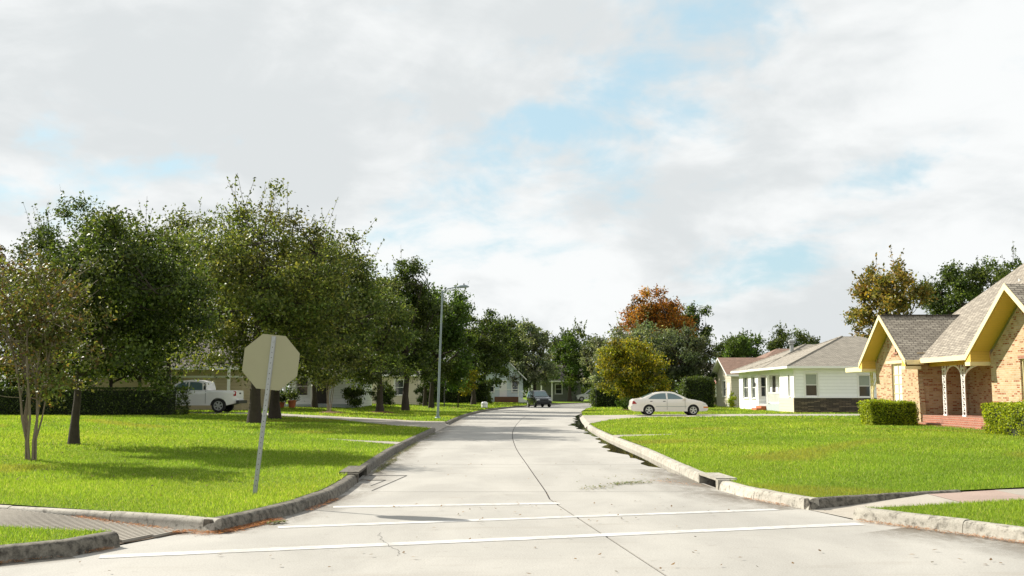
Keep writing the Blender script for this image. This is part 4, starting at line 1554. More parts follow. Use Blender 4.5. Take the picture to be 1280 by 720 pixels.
# ------------------------------------------------------------------ street lamp
lx, ly = -4.05, 54.7
lz = zl(lx, ly)
lamp = empty('street_lamp', (lx, ly, lz), 0, 'tall grey street lamp on the left kerb with arm over the road', 'street lamp')
lean = .03
mb = MB()
mb.tube([(0, 0, -.05), (lean * 3, 0, 3.2), (lean * 7, 0, 7.0)], [.07, .058, .042], 12)
mb.build('pole', 'lamp_pole', lamp, smooth=40)
mb = MB()
mb.lathe([(.17, -.02), (.17, .04), (.12, .08), (.11, .16)], (0, 0, 0), n=12)
mb.build('base', 'lamp_pole', lamp, smooth=40)
mb = MB()
mb.tube([(lean * 7, 0, 6.85), (.5, -.05, 7.12), (1.1, -.1, 7.22)], [.035, .03, .028], 8)
mb.build('arm', 'lamp_pole', lamp, smooth=40)
mb = MB()
mb.tube([(1.05, -.1, 7.21), (1.2, -.1, 7.23), (1.5, -.13, 7.24), (1.68, -.14, 7.22)], [.04, .085, .09, .03], 10)
hd = mb.build('lamp_head', 'lamp_pole', lamp, smooth=40)
mb = MB()
mb.lathe([(.035, 0), (.035, .09), (.001, .10)], (1.4, -.12, 7.31), n=8)
mb.build('photocell', 'lamp_dark', hd)
# yard lamp
yl = at(555.5, 506, 92)
yr = empty('yard_lamp', (yl.x, yl.y, zl(yl.x, yl.y)), 0, 'thin dark yard lamp post between street lamp and young tree', 'lamp post')
mb = MB()
mb.tube([(0, 0, -.05), (0, 0, 1.9)], [.05, .04], 8)
mb.build('post', 'lamp_dark', yr)
mb = MB()
mb.lathe([(.06, 1.9), (.14, 1.98), (.17, 2.35), (.18, 2.36), (.02, 2.55)], (0, 0, 0), n=8)
mb.build('lantern', 'lamp_dark', yr)
# white utility pedestal
up = at(605.5, 509, 91)
ur = empty('utility_pedestal', (up.x, up.y, zl(up.x, up.y)), 0, 'squat white rounded utility pedestal on the left verge', 'utility box')
mb = MB()
mb.lathe([(.29, -.03), (.29, .30), (.27, .33)], (0, 0, 0), n=16)
mb.build('body', 'white_paint', ur, smooth=40)
mb = MB()
mb.lathe([(.31, .32), (.31, .40), (.27, .50), (.15, .57), (.001, .58)], (0, 0, 0), n=16)
mb.build('cap', 'white_paint', ur, smooth=40)
# potted plants before the white house
for (u, lab) in ((352, 'small potted plant left of the porch in a red clay pot'), (365, 'larger potted plant by the porch column in a red clay pot')):
    p = at(u, 505, 72)
    z = zl(p.x, 72)
    pr_ = empty('potted_plant', (p.x, 72, z), 0, lab, 'potted plant', 'potted plants before the white porch house')
    mb = MB()
    k = .75 if u < 360 else 1.0
    mb.lathe([(.20 * k, 0), (.30 * k, .48 * k), (.34 * k, .48 * k), (.34 * k, .58 * k), (.28 * k, .58 * k), (.02, .55 * k)], (0, 0, 0), n=14)
    mb.f = [f[::-1] for f in mb.f]
    mb.build('pot', 'terracotta', pr_, smooth=40)
    rs = np.random.RandomState(u)
    P = np.array([0, 0, .95 * k]) + rs.normal(0, .25 * k, (700, 3)) * np.array([1, 1, .9])
    P[:, 2] = np.maximum(P[:, 2], .5 * k)
    V, C = leaves_at(rs, P, .14, PAL['dark'], .4)
    raw_mesh('foliage', V, 4, C, 'leaf', pr_)
# ------------------------------------------------------------------ houses


def wall_holes(mb, o, t, n, L, z0, z1, holes=(), depth=.14, mi=0):
    """vertical wall from o along t (length L), openings (a0,a1,z0,z1) with reveals"""
    o, t, n = Vector((o[0], o[1], 0)), Vector(t), Vector(n)
    A = sorted(set([0, L] + [h[0] for h in holes] + [h[1] for h in holes]))
    Z = sorted(set([z0, z1] + [h[2] for h in holes] + [h[3] for h in holes]))
    q = lambda a, z, d=0: o + t * a + n * d + Vector((0, 0, z))
    flip = t.cross(Vector((0, 0, 1))).dot(n) < 0

    def add(p):
        mb.poly(p[::-1] if flip else p, mi)
    for a0, a1 in zip(A[:-1], A[1:]):
        for b0, b1 in zip(Z[:-1], Z[1:]):
            if any(h[0] <= a0 and a1 <= h[1] and h[2] <= b0 and b1 <= h[3] for h in holes):
                continue
            add([q(a0, b0), q(a1, b0), q(a1, b1), q(a0, b1)])
    for (a0, a1, b0, b1) in holes:
        add([q(a0, b0), q(a0, b1), q(a0, b1, -depth), q(a0, b0, -depth)][::-1])
        add([q(a1, b0), q(a1, b1), q(a1, b1, -depth), q(a1, b0, -depth)])
        add([q(a0, b0), q(a1, b0), q(a1, b0, -depth), q(a0, b0, -depth)])
        add([q(a0, b1), q(a1, b1), q(a1, b1, -depth), q(a0, b1, -depth)][::-1])


def window(house, o, t, n, a0, a1, z0, z1, og, frame='white_paint', up='window_glass', low='window_glass', fw=.07, depth=.14, grid=(1, 2), trim=.09, sill=True):
    """sash window set into an opening; panes are parts of the window"""
    o = Vector((o[0], o[1], 0))
    mb = MB()
    if trim:
        mb.obox(o, t, n, a0 - trim, a0, -.02, .035, z0 - .01, z1 + trim)
        mb.obox(o, t, n, a1, a1 + trim, -.02, .035, z0 - .01, z1 + trim)
        mb.obox(o, t, n, a0 + .002, a1 - .002, -.02, .035, z1, z1 + trim - .002)
    d0, d1 = -depth + .02, -depth + .075
    mb.obox(o, t, n, a0, a0 + fw, d0, d1, z0, z1)
    mb.obox(o, t, n, a1 - fw, a1, d0, d1, z0, z1)
    mb.obox(o, t, n, a0 + fw, a1 - fw, d0, d1 - .002, z0, z0 + fw)
    mb.obox(o, t, n, a0 + fw, a1 - fw, d0, d1 - .002, z1 - fw, z1)
    nx_, nz_ = grid
    w_ = (a1 - a0 - 2 * fw) / nx_
    h_ = (z1 - z0 - 2 * fw) / nz_
    for k in range(1, nx_):
        a = a0 + fw + k * w_
        mb.obox(o, t, n, a - .018, a + .018, d0, d1 - .006, z0 + fw, z1 - fw)
    for k in range(1, nz_):
        z = z0 + fw + k * h_
        mb.obox(o, t, n, a0 + fw, a1 - fw, d0, d1 - .01, z - .024, z + .024)
    wn = mb.build('window', frame, house, og)
    for i in range(nx_):
        for j in range(nz_):
            m2 = MB()
            m2.obox(o, t, n, a0 + fw + i * w_, a0 + fw + (i + 1) * w_, d0 + .008, d0 + .02, z0 + fw + j * h_, z0 + fw + (j + 1) * h_)
            m2.build('pane', up if j >= nz_ / 2 else low, wn, og)
    if sill:
        m2 = MB()
        m2.obox(o, t, n, a0 - .1, a1 + .1, -.02, .07, z0 - .06, z0 - .012)
        m2.build('sill', frame, wn, og)
    return wn


def part(house, og, name, mat, fn, **kw):
    mb = MB()
    fn(mb)
    return mb.build(name, mat, house, og, **kw)


TX, TY = Vector((1, 0, 0)), Vector((0, 1, 0))
NX, NY = Vector((-1, 0, 0)), Vector((0, -1, 0))

# ---- brick house with two gables
og = Vector((18, 40, .15))
bh = empty('brick_house', og, 0, 'tan brick house with two steep gables, yellow soffits and arched porch', 'house')
# small gable wall (faces the street)
mb = MB()
SG0, SG1, SGX = 44.3, 49.4, 18.0
win_s = (1.85, 3.05, 1.05, 2.9)
vent_s = (2.28, 2.52, 3.45, 4.15)
wall_holes(mb, (SGX, SG0), TY, NX, SG1 - SG0, .05, 3.0, [win_s])
mid = (SG0 + SG1) / 2
# triangle with vent slot
pk = 4.93
sl = (pk - 3.0) / (mid - SG0)
va, vb = SG0 + vent_s[0], SG0 + vent_s[1]
mb.poly([(SGX, SG0, 3.0), (SGX, mid, pk), (SGX, va, 3.0 + (va - SG0) * sl), (SGX, va, 3.0)][::-1] if False else [(SGX, va, 3.0), (SGX, va, 3.0 + (va - SG0) * sl), (SGX, SG0, 3.0)])
mb.poly([(SGX, SG1, 3.0), (SGX, vb, 3.0 + (SG1 - vb) * sl), (SGX, vb, 3.0)])
mb.poly([(SGX, vb, 3.0), (SGX, vb, vent_s[2]), (SGX, va, vent_s[2]), (SGX, va, 3.0)])
mb.poly([(SGX, vb, vent_s[3]), (SGX, vb, 3.0 + (SG1 - vb) * sl), (SGX, mid, pk), (SGX, va, 3.0 + (va - SG0) * sl), (SGX, va, vent_s[3])])
# return wall to the porch, and far side
wall_holes(mb, (SGX, SG0), TX, NY, 2.2, .05, 3.35)
wall_holes(mb, (SGX, SG1), TX, -NY, 6, .05, 3.0)
# flared foot of the gable corner
mb.hexa([(17.97, SG0 - .22, .05), (18.25, SG0 - .22, .05), (18.25, SG0 - .004, .05), (17.97, SG0 - .004, .05),
         (17.99, SG0 - .03, 2.2), (18.2, SG0 - .03, 2.2), (18.2, SG0 - .004, 2.2), (17.99, SG0 - .004, 2.2)])
# porch back wall
wall_holes(mb, (20.2, 36.9), TY, NX, 7.39, .05, 3.6, [(3.3, 4.25, .62, 2.7)])
# main body ends
wall_holes(mb, (20.2, 29.3), TX, NY, 10.5, .05, 3.2)
wall_holes(mb, (20.2, 47.6), TX, -NY, 10.5, .05, 3.2)
wall_holes(mb, (30.7, 29.3), TY, -NX, 18.3, .05, 3.2)
mb.poly([(20.2, 47.6, 3.2), (30.7, 47.6, 3.2), (25.5, 47.6, 7.7)])
mb.poly([(30.7, 29.3, 3.2), (20.2, 29.3, 3.2), (25.5, 29.3, 7.7)])
# big gable
BG0, BG1, BGX = 31.5, 37.1, 17.8
bm_ = (BG0 + BG1) / 2
win_b = (2.0, 3.45, .95, 2.75)
wall_holes(mb, (BGX, BG0), TY, NX, BG1 - BG0, .05, 2.95, [win_b])
mb.poly([(BGX, BG1, 2.95), (BGX, bm_, 5.05), (BGX, BG0, 2.95)])
wall_holes(mb, (BGX, BG0), TX, NY, 2.4, .05, 2.95)
wall_holes(mb, (BGX, BG1), TX, -NY, 2.4, .05, 3.35)
wl = mb.build('wall', 'tan_brick', bh, og)
# vent niche
part(bh, og, 'gable_vent', 'red_brick', lambda m_: (m_.obox((SGX, SG0, 0), TY, NX, vent_s[0], vent_s[1], -.1, -.05, vent_s[2], vent_s[3]),
                                                 m_.obox((SGX, SG0, 0), TY, NX, vent_s[0] - .12, vent_s[1] + .12, -.05, .05, vent_s[2] - .1, vent_s[2] - .002),
                                                 m_.obox((SGX, SG0, 0), TY, NX, vent_s[0] - .1, vent_s[0] - .002, -.05, .03, vent_s[2], vent_s[3])))
window(bh, (SGX, SG0), TY, NX, *win_s, og, 'cream_paint', 'curtain', 'curtain', .06, grid=(2, 4), trim=0)
window(bh, (BGX, BG0), TY, NX, *win_b, og, 'cream_paint', 'window_glass', 'window_glass', .07, grid=(2, 2), trim=0)
part(bh, og, 'lintel', 'red_brick', lambda m_: m_.obox((BGX, BG0, 0), TY, NX, win_b[0] - .1, win_b[1] + .1, -.03, .03, win_b[3] + .002, win_b[3] + .12))
dr = part(bh, og, 'door', 'dark_door', lambda m_: m_.obox((20.2, 36.9, 0), TY, NX, 3.3, 4.25, -.13, -.07, .62, 2.7))
part(dr, og, 'handle', 'galvanised', lambda m_: m_.tube([(20.24, 40.3, 1.6), (20.18, 40.3, 1.6)], .03, 8))


def roof_piece(name, pts, th=.13, mats=('shingle_brown', 'cream_paint')):
    m_ = MB()
    m_.slab(pts, th, 1, 0)
    return m_.build(name, list(mats), bh, og)


# main roof, street slope and back slope
EX, EZ, PS = 17.98, 3.06, .69
rx_ = 25.5
roof_piece('roof', [(EX, 28.8, EZ), (rx_, 28.8, EZ + (rx_ - EX) * PS), (rx_, 48.0, EZ + (rx_ - EX) * PS), (EX, 48.0, EZ)][::-1][::-1])
roof_piece('roof', [(rx_ + .002, 28.8, EZ + (rx_ - EX) * PS), (33, 28.8, EZ), (33, 48.0, EZ), (rx_ + .002, 48.0, EZ + (rx_ - EX) * PS)])
# small gable roof
ry_, rzz = mid, 5.20
FX = 17.32
k1 = (rzz - 3.0) / (ry_ - 43.9)
roof_piece('roof', [(FX, 43.9, 3.0), (18.1, 43.9, 3.0), (21.2, ry_, rzz), (FX, ry_, rzz)], .11)
roof_piece('roof', [(FX, ry_ + .002, rzz), (21.2, ry_ + .002, rzz), (21.2, 49.8, 3.0), (FX, 49.8, 3.0)], .11)
# big gable roof
by_, bzz = bm_, 5.33
FB = 17.08
roof_piece('roof', [(FB, by_ + .002, bzz), (21.3, by_ + .002, bzz), (18.0, 37.55, 2.98), (FB, 37.55, 2.98)], .11)
roof_piece('roof', [(FB, 31.05, 2.98), (18.0, 31.05, 2.98), (21.3, by_, bzz), (FB, by_, bzz)], .11)
# ridge caps
part(bh, og, 'ridge_cap', 'shingle_dark', lambda m_: (m_.obox((FX, ry_, 0), TX, NY, .05, 3.9, -.12, .12, rzz - .02, rzz + .03),))
# soffits and rake boards
def gable_trim(fx, wx, yc, zc_, ya, za, yb, zb, tag_):
    for (y1, z1) in ((ya, za), (yb, zb)):
        s = 1 if y1 > yc else -1
        d = Vector((0, y1 - yc, z1 - zc_))
        # yellow soffit under the overhang
        m_ = MB()
        a0, a1 = Vector((fx + .05, yc, zc_ - .125)), Vector((fx + .05, y1, z1 - .125))
        b0, b1 = Vector((wx + .03, yc, zc_ - .125)), Vector((wx + .03, y1, z1 - .125))
        p = [a0, b0, b1, a1]
        m_.slab(p if s > 0 else p[::-1], .02, 0, 0)
        m_.build('soffit', 'soffit_yellow', bh, og)
        # rake board on the front edge
        m_ = MB()
        o_ = Vector((fx - .03, 0, 0))
        q = [Vector((fx - .035, yc, zc_ - .20)), Vector((fx - .035, yc, zc_ + .015)), Vector((fx - .035, y1, z1 + .015)), Vector((fx - .035, y1, z1 - .20))]
        r_ = [v_ + Vector((.034, 0, 0)) for v_ in q]
        m_.poly(q if s < 0 else q[::-1])
        m_.poly(r_[::-1] if s < 0 else r_)
        for k in range(4):
            l = (k + 1) % 4
            m_.poly([q[k], r_[k], r_[l], q[l]])
        m_.build('rake_board', 'cream_paint', bh, og)
        # boxed eave return
        m_ = MB()
        ye = y1
        yi = y1 - s * .42
        m_.box(fx - .03, wx, min(ye, yi), max(ye, yi), z1 - .40, z1 - .262)
        m_.build('eave_return', 'cream_paint', bh, og)
        m_ = MB()
        yi = y1 - s * .40
        zt = z1 + (zc_ - z1) * .40 / abs(y1 - yc)
        pr = [(fx, ye - s * .01, z1 - .26), (fx, yi, z1 - .26), (fx, yi, zt - .15), (fx, ye - s * .01, z1 - .15)]
        m_.poly(pr)
        m_.poly([(wx, y, z) for _, y, z in pr][::-1])
        m_.poly([pr[1], (wx, pr[1][1], pr[1][2]), (wx, pr[2][1], pr[2][2]), pr[2]])
        m_.build('return_cheek', 'soffit_yellow', bh, og)


gable_trim(FX, SGX, ry_, rzz, 49.8, 3.0, 43.9, 3.0, 's')
gable_trim(FB, BGX, by_, bzz, 37.55, 2.98, 31.05, 2.98, 'b')
# porch eave fascia and beam
part(bh, og, 'fascia', 'cream_paint', lambda m_: m_.box(17.93, 17.975, 37.6, 43.85, 2.86, 3.04))
part(bh, og, 'fascia', 'cream_paint', lambda m_: m_.box(17.36, 18.1, 43.84, 43.88, 2.80, 2.985))
part(bh, og, 'porch_beam', 'soffit_yellow', lambda m_: m_.box(18.5, 18.68, 37.12, 44.28, 2.72, 2.93))
part(bh, og, 'porch_ceiling', 'soffit_yellow', lambda m_: m_.box(18.0, 20.18, 37.14, 44.26, 2.935, 2.965))
# porch floor and steps
part(bh, og, 'porch_floor', 'red_brick', lambda m_: m_.box(18.05, 20.19, 37.12, 44.28, .05, .60))
for k, (x0, ya, yb, z) in enumerate(((17.72, 37.3, 43.3, .45), (17.38, 37.2, 43.0, .32), (17.02, 36.6, 42.8, .24))):
    part(bh, og, 'step', 'red_brick', lambda m_: m_.box(x0, x0 + .36 if k else 18.05, ya, yb, .04, z + (.0 if k else .02)), bevel=.015)
# lacy porch columns and arches
for yc in (42.95, 41.15):
    cl_ = MB()
    for dy in (-.13, .13):
        cl_.box(18.56, 18.60, yc + dy - .022, yc + dy + .022, .6, 2.74)
    cl_.box(18.55, 18.61, yc - .17, yc + .17, .598, .66)
    cl_.box(18.55, 18.61, yc - .17, yc + .17, 2.55, 2.60)
    co = cl_.build('porch_column', 'white_paint', bh, og)
    sc_ = MB()
    for j in range(8):
        z = .80 + j * .235
        pts = [(18.58, yc + .10 * math.sin(a) * (1 if j % 2 else -1), z + .10 * (1 - math.cos(a)) - .02) for a in np.linspace(0, 2 * math.pi, 11)]
        sc_.tube(pts, .016, 5, caps=False)
        sc_.tube([(18.58, yc - .12, z + .1), (18.58, yc + .12, z + .1)], .014, 5)
    sc_.build('scrollwork', 'white_paint', co, og)
for (y0, y1) in ((42.8, 41.3), (41.0, 37.2)):
    yc, hw = (y0 + y1) / 2, abs(y0 - y1) / 2
    ht = min(.62, hw)
    m_ = MB()
    N = 16
    for k in range(N):
        a0, a1 = math.pi * k / N, math.pi * (k + 1) / N
        p0 = (yc + hw * math.cos(a0), 2.06 + ht * math.sin(a0) ** .8)
        p1 = (yc + hw * math.cos(a1), 2.06 + ht * math.sin(a1) ** .8)
        m_.hexa([(18.56, p0[0], p0[1]), (18.60, p0[0], p0[1]), (18.60, p1[0], p1[1]), (18.56, p1[0], p1[1]),
                 (18.56, p0[0], p0[1] + .07), (18.60, p0[0], p0[1] + .07), (18.60, p1[0], p1[1] + .07), (18.56, p1[0], p1[1] + .07)])
        if k % 2 == 0 and p0[1] < 2.62:
            m_.tube([(18.58, p0[0], p0[1] + .05), (18.58, p0[0], 2.72)], .014, 5)
    m_.build('arch_trim', 'white_paint', bh, og)
# side porch beyond the small gable
part(bh, og, 'side_porch_roof', 'cream_paint', lambda m_: m_.box(17.5, 19.8, 49.85, 52.4, 2.62, 2.84))
m_ = MB()
for dy in (-.12, .12):
    m_.box(18.34, 18.39, 51.0 + dy - .025, 51.0 + dy + .025, .05, 2.6)
for j in range(9):
    z = .3 + j * .25
    m_.tube([(18.365, 50.9, z), (18.365, 51.1, z + .2)], .015, 5)
    m_.tube([(18.365, 51.1, z), (18.365, 50.9, z + .2)], .015, 5)
m_.tube([(18.365, 50.85, 1.7), (18.365, 50.4, 2.1), (18.365, 50.1, 2.58)], .025, 6)
m_.tube([(18.365, 50.85, 2.0), (18.365, 50.6, 2.25), (18.365, 50.5, 2.58)], .02, 6)
m_.build('porch_column', 'cream_paint', bh, og)
# plumbing pipe
part(bh, og, 'vent_pipe', 'white_paint', lambda m_: m_.tube([(23.2, 45.2, 6.3), (23.2, 45.2, 6.75)], .05, 8))

# ---- white house
og = Vector((19, 74, .2))
wh = empty('white_house', og, 0, 'white sided bungalow with grey hip roof and stone base toned dark in shade and cream in sun', 'house')
mb = MB()
WX, WY = 18.9, 67.0
w1 = (.55, 1.45, 1.62, 3.0)
WINS = [(.62, 1.62, 1.28, 2.95), (4.35, 5.3, 1.2, 2.9)]
wall_holes(mb, (WX, WY), TX, NY, 11.5, 1.27 - .07, 3.25, [(a, b_, c, d) for a, b_, c, d in WINS] if False else [(.75, 1.6, 1.3, 2.85), (4.32, 5.15, 1.25, 2.75)])
nw = (.9, 1.35, 1.3, 2.75)
wall_holes(mb, (WX, WY), TY, NX, 3.6, 1.2, 3.25, [nw])
wall_holes(mb, (WX + .8, 70.6), TY, NX, 6.2, .2, 3.25, [(4.1, 5.2, .75, 2.8), (.5, 1.5, 1.25, 2.7)])
wall_holes(mb, (WX, 70.6), TX, -NY, .8, .2, 3.25)
wall_holes(mb, (WX, 76.8), TX, NY, .8, .2, 3.25, [(.22, .62, 1.25, 2.75)])
wall_holes(mb, (WX, 76.8), TY, NX, 6.4, .2, 3.25, [(.9, 2.1, 1.1, 2.8), (3.2, 4.9, 1.1, 2.8)])
wall_holes(mb, (WX, 83.2), TX, -NY, 9, .2, 3.25)
wall_holes(mb, (WX + 11.5, WY), TY, -NX, 16.2, .2, 3.25)
mb.build('wall', 'white_siding', wh, og)
mb = MB()
mb.box(WX - .06, WX + 11.5, WY - .10, WY - .002, .12, 1.2)
mb.build('stone_base', 'ledge_stone_shaded', wh, og)  # camera side of the stone, its shade put into a dark colour
mb = MB()
mb.box(WX - .061, WX - .002, WY, WY + 3.6, .12, 1.2)
mb.build('stone_base', 'cream_siding_lit_stone', wh, og)  # street side of the same stone, sunlight put into a cream colour
part(wh, og, 'base_ledge', 'white_paint', lambda m_: (m_.box(WX - .1, WX + 11.5, WY - .14, WY - .004, 1.203, 1.25),))
part(wh, og, 'corner_board', 'white_paint', lambda m_: (m_.box(WX - .025, WX + .1, WY - .025, WY - .003, 1.252, 3.2),))
window(wh, (WX, WY), TX, NY, .75, 1.6, 1.3, 2.85, og, up='blind', low='window_glass')
window(wh, (WX, WY), TX, NY, 4.32, 5.15, 1.25, 2.75, og, up='blind', low='window_glass')
window(wh, (WX, WY), TY, NX, *nw, og, trim=.06)
window(wh, (WX + .8, 70.6), TY, NX, .5, 1.5, 1.25, 2.7, og)
window(wh, (WX, 76.8), TX, NY, .22, .62, 1.25, 2.75, og, trim=.05, fw=.04)
window(wh, (WX, 76.8), TY, NX, .9, 2.1, 1.1, 2.8, og)
window(wh, (WX, 76.8), TY, NX, 3.2, 4.9, 1.1, 2.8, og, grid=(2, 2))
part(wh, og, 'door', 'dark_door', lambda m_: m_.obox((WX + .8, 70.6, 0), TY, NX, 4.1, 5.2, -.12, -.06, .75, 2.8))
part(wh, og, 'porch_floor', 'grey_paint', lambda m_: m_.box(WX + .02, WX + .79, 70.61, 76.79, .1, .72))
part(wh, og, 'porch_post', 'white_paint', lambda m_: m_.box(WX + .02, WX + .2, 74.2, 74.4, .72, 3.1))
part(wh, og, 'porch_header', 'white_paint', lambda m_: m_.box(WX + .0, WX + .25, 70.62, 76.78, 2.85, 3.2))
m_ = MB()
m_.box(WX + .08, WX + .14, 70.65, 74.2, 1.50, 1.57)
m_.box(WX + .08, WX + .14, 70.65, 74.2, .80, .86)
rl = m_.build('railing', 'white_paint', wh, og)
for k in range(20):
    y = 70.78 + k * .175
    part(rl, og, 'baluster', 'white_paint', lambda q: q.box(WX + .09, WX + .13, y - .02, y + .02, .862, 1.498))
for k in range(3):
    part(wh, og, 'step', 'terracotta', lambda q: q.box(WX - .35 * (k + 1), WX - .35 * k - .002 if k else WX + .018, 74.6, 76.2, .1, .56 - .16 * k))


def hip(house, og, x0, x1, y0, y1, ze, ap, mats, th=.14):
    """hip roof over a rectangle; ap = list of one or two ridge points"""
    a = Vector(ap[0])
    b_ = Vector(ap[-1])
    c = [Vector((x0, y0, ze)), Vector((x1, y0, ze)), Vector((x1, y1, ze)), Vector((x0, y1, ze))]
    m_ = MB()
    if (b_ - a).length < .01:
        for k in range(4):
            m_.poly([c[k], c[(k + 1) % 4], a], 0)
    elif abs(a.y - b_.y) < .01:      # ridge along x
        m_.poly([c[0], c[1], b_, a], 0)
        m_.poly([c[1], c[2], b_], 0)
        m_.poly([c[2], c[3], a, b_], 0)
        m_.poly([c[3], c[0], a], 0)
    else:
        m_.poly([c[0], c[1], a], 0)
        m_.poly([c[1], c[2], b_, a], 0)
        m_.poly([c[2], c[3], b_], 0)
        m_.poly([c[3], c[0], a, b_], 0)
    lo = [p - Vector((0, 0, th)) for p in c]
    m_.poly(lo[::-1], 1)
    for k in range(4):
        l = (k + 1) % 4
        m_.poly([lo[k], lo[l], c[l], c[k]], 1)
    r_ = m_.build('roof', mats, house, og)
    # hip caps
    caps = MB()
    ends = [(c[0], a), (c[3], a if abs(a.y - b_.y) < .01 else b_)]
    for p, q in ends:
        d = (q - p)
        caps.tube([p + d * .01 + Vector((0, 0, .0)), q + Vector((0, 0, .0))], .06, 5)
    caps.build('hip_cap', mats[0], r_, og)
    return r_


hip(wh, og, 18.3, 30.9, 66.45, 78.2, 3.32, [(24.0, 72.3, 5.62), (25.3, 72.3, 5.62)], ['shingle_grey', 'white_paint'])
hip(wh, og, 18.33, 30.85, 73.5, 83.8, 3.30, [(23.3, 79.0, 5.36), (25.5, 79.0, 5.36)], ['shingle_grey', 'white_paint'])
m_ = MB()
m_.lathe([(.16, 4.6), (.16, 5.45)], (21.9, 78, 0), n=12)
m_.lathe([(.26, 5.32), (.26, 5.42), (.18, 5.44)], (21.9, 78, 0), n=12)
m_.lathe([(.28, 5.5), (.28, 5.62), (.05, 5.74), (.001, 5.74)], (21.9, 78, 0), n=12)
m_.lathe([(.2, 5.44), (.2, 5.52)], (21.9, 78, 0), n=12)
m_.build('roof_vent', 'galvanised', wh, og, smooth=40)
part(wh, og, 'vent_pipe', 'white_paint', lambda q: q.tube([(27.0, 72.3, 5.2), (27.0, 72.3, 6.0)], .06, 8))
part(wh, og, 'downspout', 'white_paint', lambda q: q.box(WX + 6.4, WX + 6.5, WY - .09, WY - .03, 1.26, 3.2))
part(wh, og, 'wall_lamp', 'lamp_dark', lambda q: q.lathe([(.02, 2.35), (.07, 2.3), (.07, 2.05), (.01, 2.0)], (WX - .1, 77.4, 0), n=8))


def gable_house(name, label, x0, x1, y0, y1, z0, ze, zr_, ridge, wall, roofm, south=(), west=(), east=(), trimm='white_paint', over=.5, up='window_glass', gridw=(1, 2), porch=None):
    og = Vector(((x0 + x1) / 2, (y0 + y1) / 2, z0))
    h = empty(name, og, 0, label, 'house')
    m_ = MB()
    W_, D_ = x1 - x0, y1 - y0
    wall_holes(m_, (x0, y0), TX, NY, W_, z0 - .1, ze, south)
    wall_holes(m_, (x0, y0), TY, NX, D_, z0 - .1, ze, west)
    wall_holes(m_, (x1, y0), TY, -NX, D_, z0 - .1, ze, east)
    wall_holes(m_, (x0, y1), TX, -NY, W_, z0 - .1, ze)
    xm, ym = (x0 + x1) / 2, (y0 + y1) / 2
    zt = zr_ - .25
    if ridge == 'x':
        m_.poly([(x0, y1, ze), (x0, y0, ze), (x0, ym, zt)][::1])
        m_.poly([(x1, y0, ze), (x1, y1, ze), (x1, ym, zt)])
    else:
        m_.poly([(x0, y0, ze), (x1, y0, ze), (xm, y0, zt)])
        m_.poly([(x1, y1, ze), (x0, y1, ze), (xm, y1, zt)])
    m_.build('wall', wall, h, og)
    o_ = over
    if ridge == 'x':
        k = (zr_ - ze - .1) / (D_ / 2)
        zl_ = ze + .1 - o_ * k
        A = [(x0 - o_, y0 - o_, zl_), (x1 + o_, y0 - o_, zl_), (x1 + o_, ym, zr_), (x0 - o_, ym, zr_)]
        B = [(x0 - o_, ym + .002, zr_), (x1 + o_, ym + .002, zr_), (x1 + o_, y1 + o_, zl_), (x0 - o_, y1 + o_, zl_)]
    else:
        k = (zr_ - ze - .1) / (W_ / 2)
        zl_ = ze + .1 - o_ * k
        A = [(x0 - o_, y0 - o_, zl_), (xm, y0 - o_, zr_), (xm, y1 + o_, zr_), (x0 - o_, y1 + o_, zl_)]
        B = [(xm + .002, y0 - o_, zr_), (x1 + o_, y0 - o_, zl_), (x1 + o_, y1 + o_, zl_), (xm + .002, y1 + o_, zr_)]
    for q in (A, B):
        r_ = MB()
        r_.slab(q, .16, 1, 0)
        r_.build('roof', [roofm, trimm], h, og)
    for (a0, a1, b0, b1) in south:
        window(h, (x0, y0), TX, NY, a0, a1, b0, b1, og, up=up, grid=gridw)
    for (a0, a1, b0, b1) in west:
        window(h, (x0, y0), TY, NX, a0, a1, b0, b1, og, grid=gridw)
    for (a0, a1, b0, b1) in east:
        window(h, (x1, y0), TY, -NX, a0, a1, b0, b1, og, grid=gridw)
    return h, og


h3, og = gable_house('cottage', 'beige cottage with faded red roof left of the white house', 19.4, 27, 88.5, 95, .2, 3.25, 4.75, 'x', 'beige_siding', 'shingle_red', west=[(2.2, 3.6, 1.2, 2.6)])
part(h3, og, 'door', 'white_paint', lambda q: q.obox((19.4, 88.5, 0), TY, NX, .4, 1.4, .002, .05, .3, 2.4))
part(h3, og, 'roof', ['shingle_red', 'white_paint'], lambda q: (q.slab([(22, 91, 3.9), (29, 91, 3.9), (29, 96, 5.75), (25.5, 96, 5.75)], .15, 1, 0), q.slab([(29, 96, 5.75), (29, 101, 3.9), (22, 101, 3.9), (25.5, 96, 5.75)], .15, 1, 0), q.slab([(22, 101, 3.9), (22, 91, 3.9), (25.5, 96, 5.75)], .15, 1, 0)))
h4, og = gable_house('cottage', 'small tan sided house with dark roof and multi-pane window at the bend', 21.3, 30, 108, 115, .2, 3.2, 4.75, 'x', 'tan_siding', 'shingle_dark',
                     south=[(.75, 1.75, 1.15, 2.75)], gridw=(3, 4))
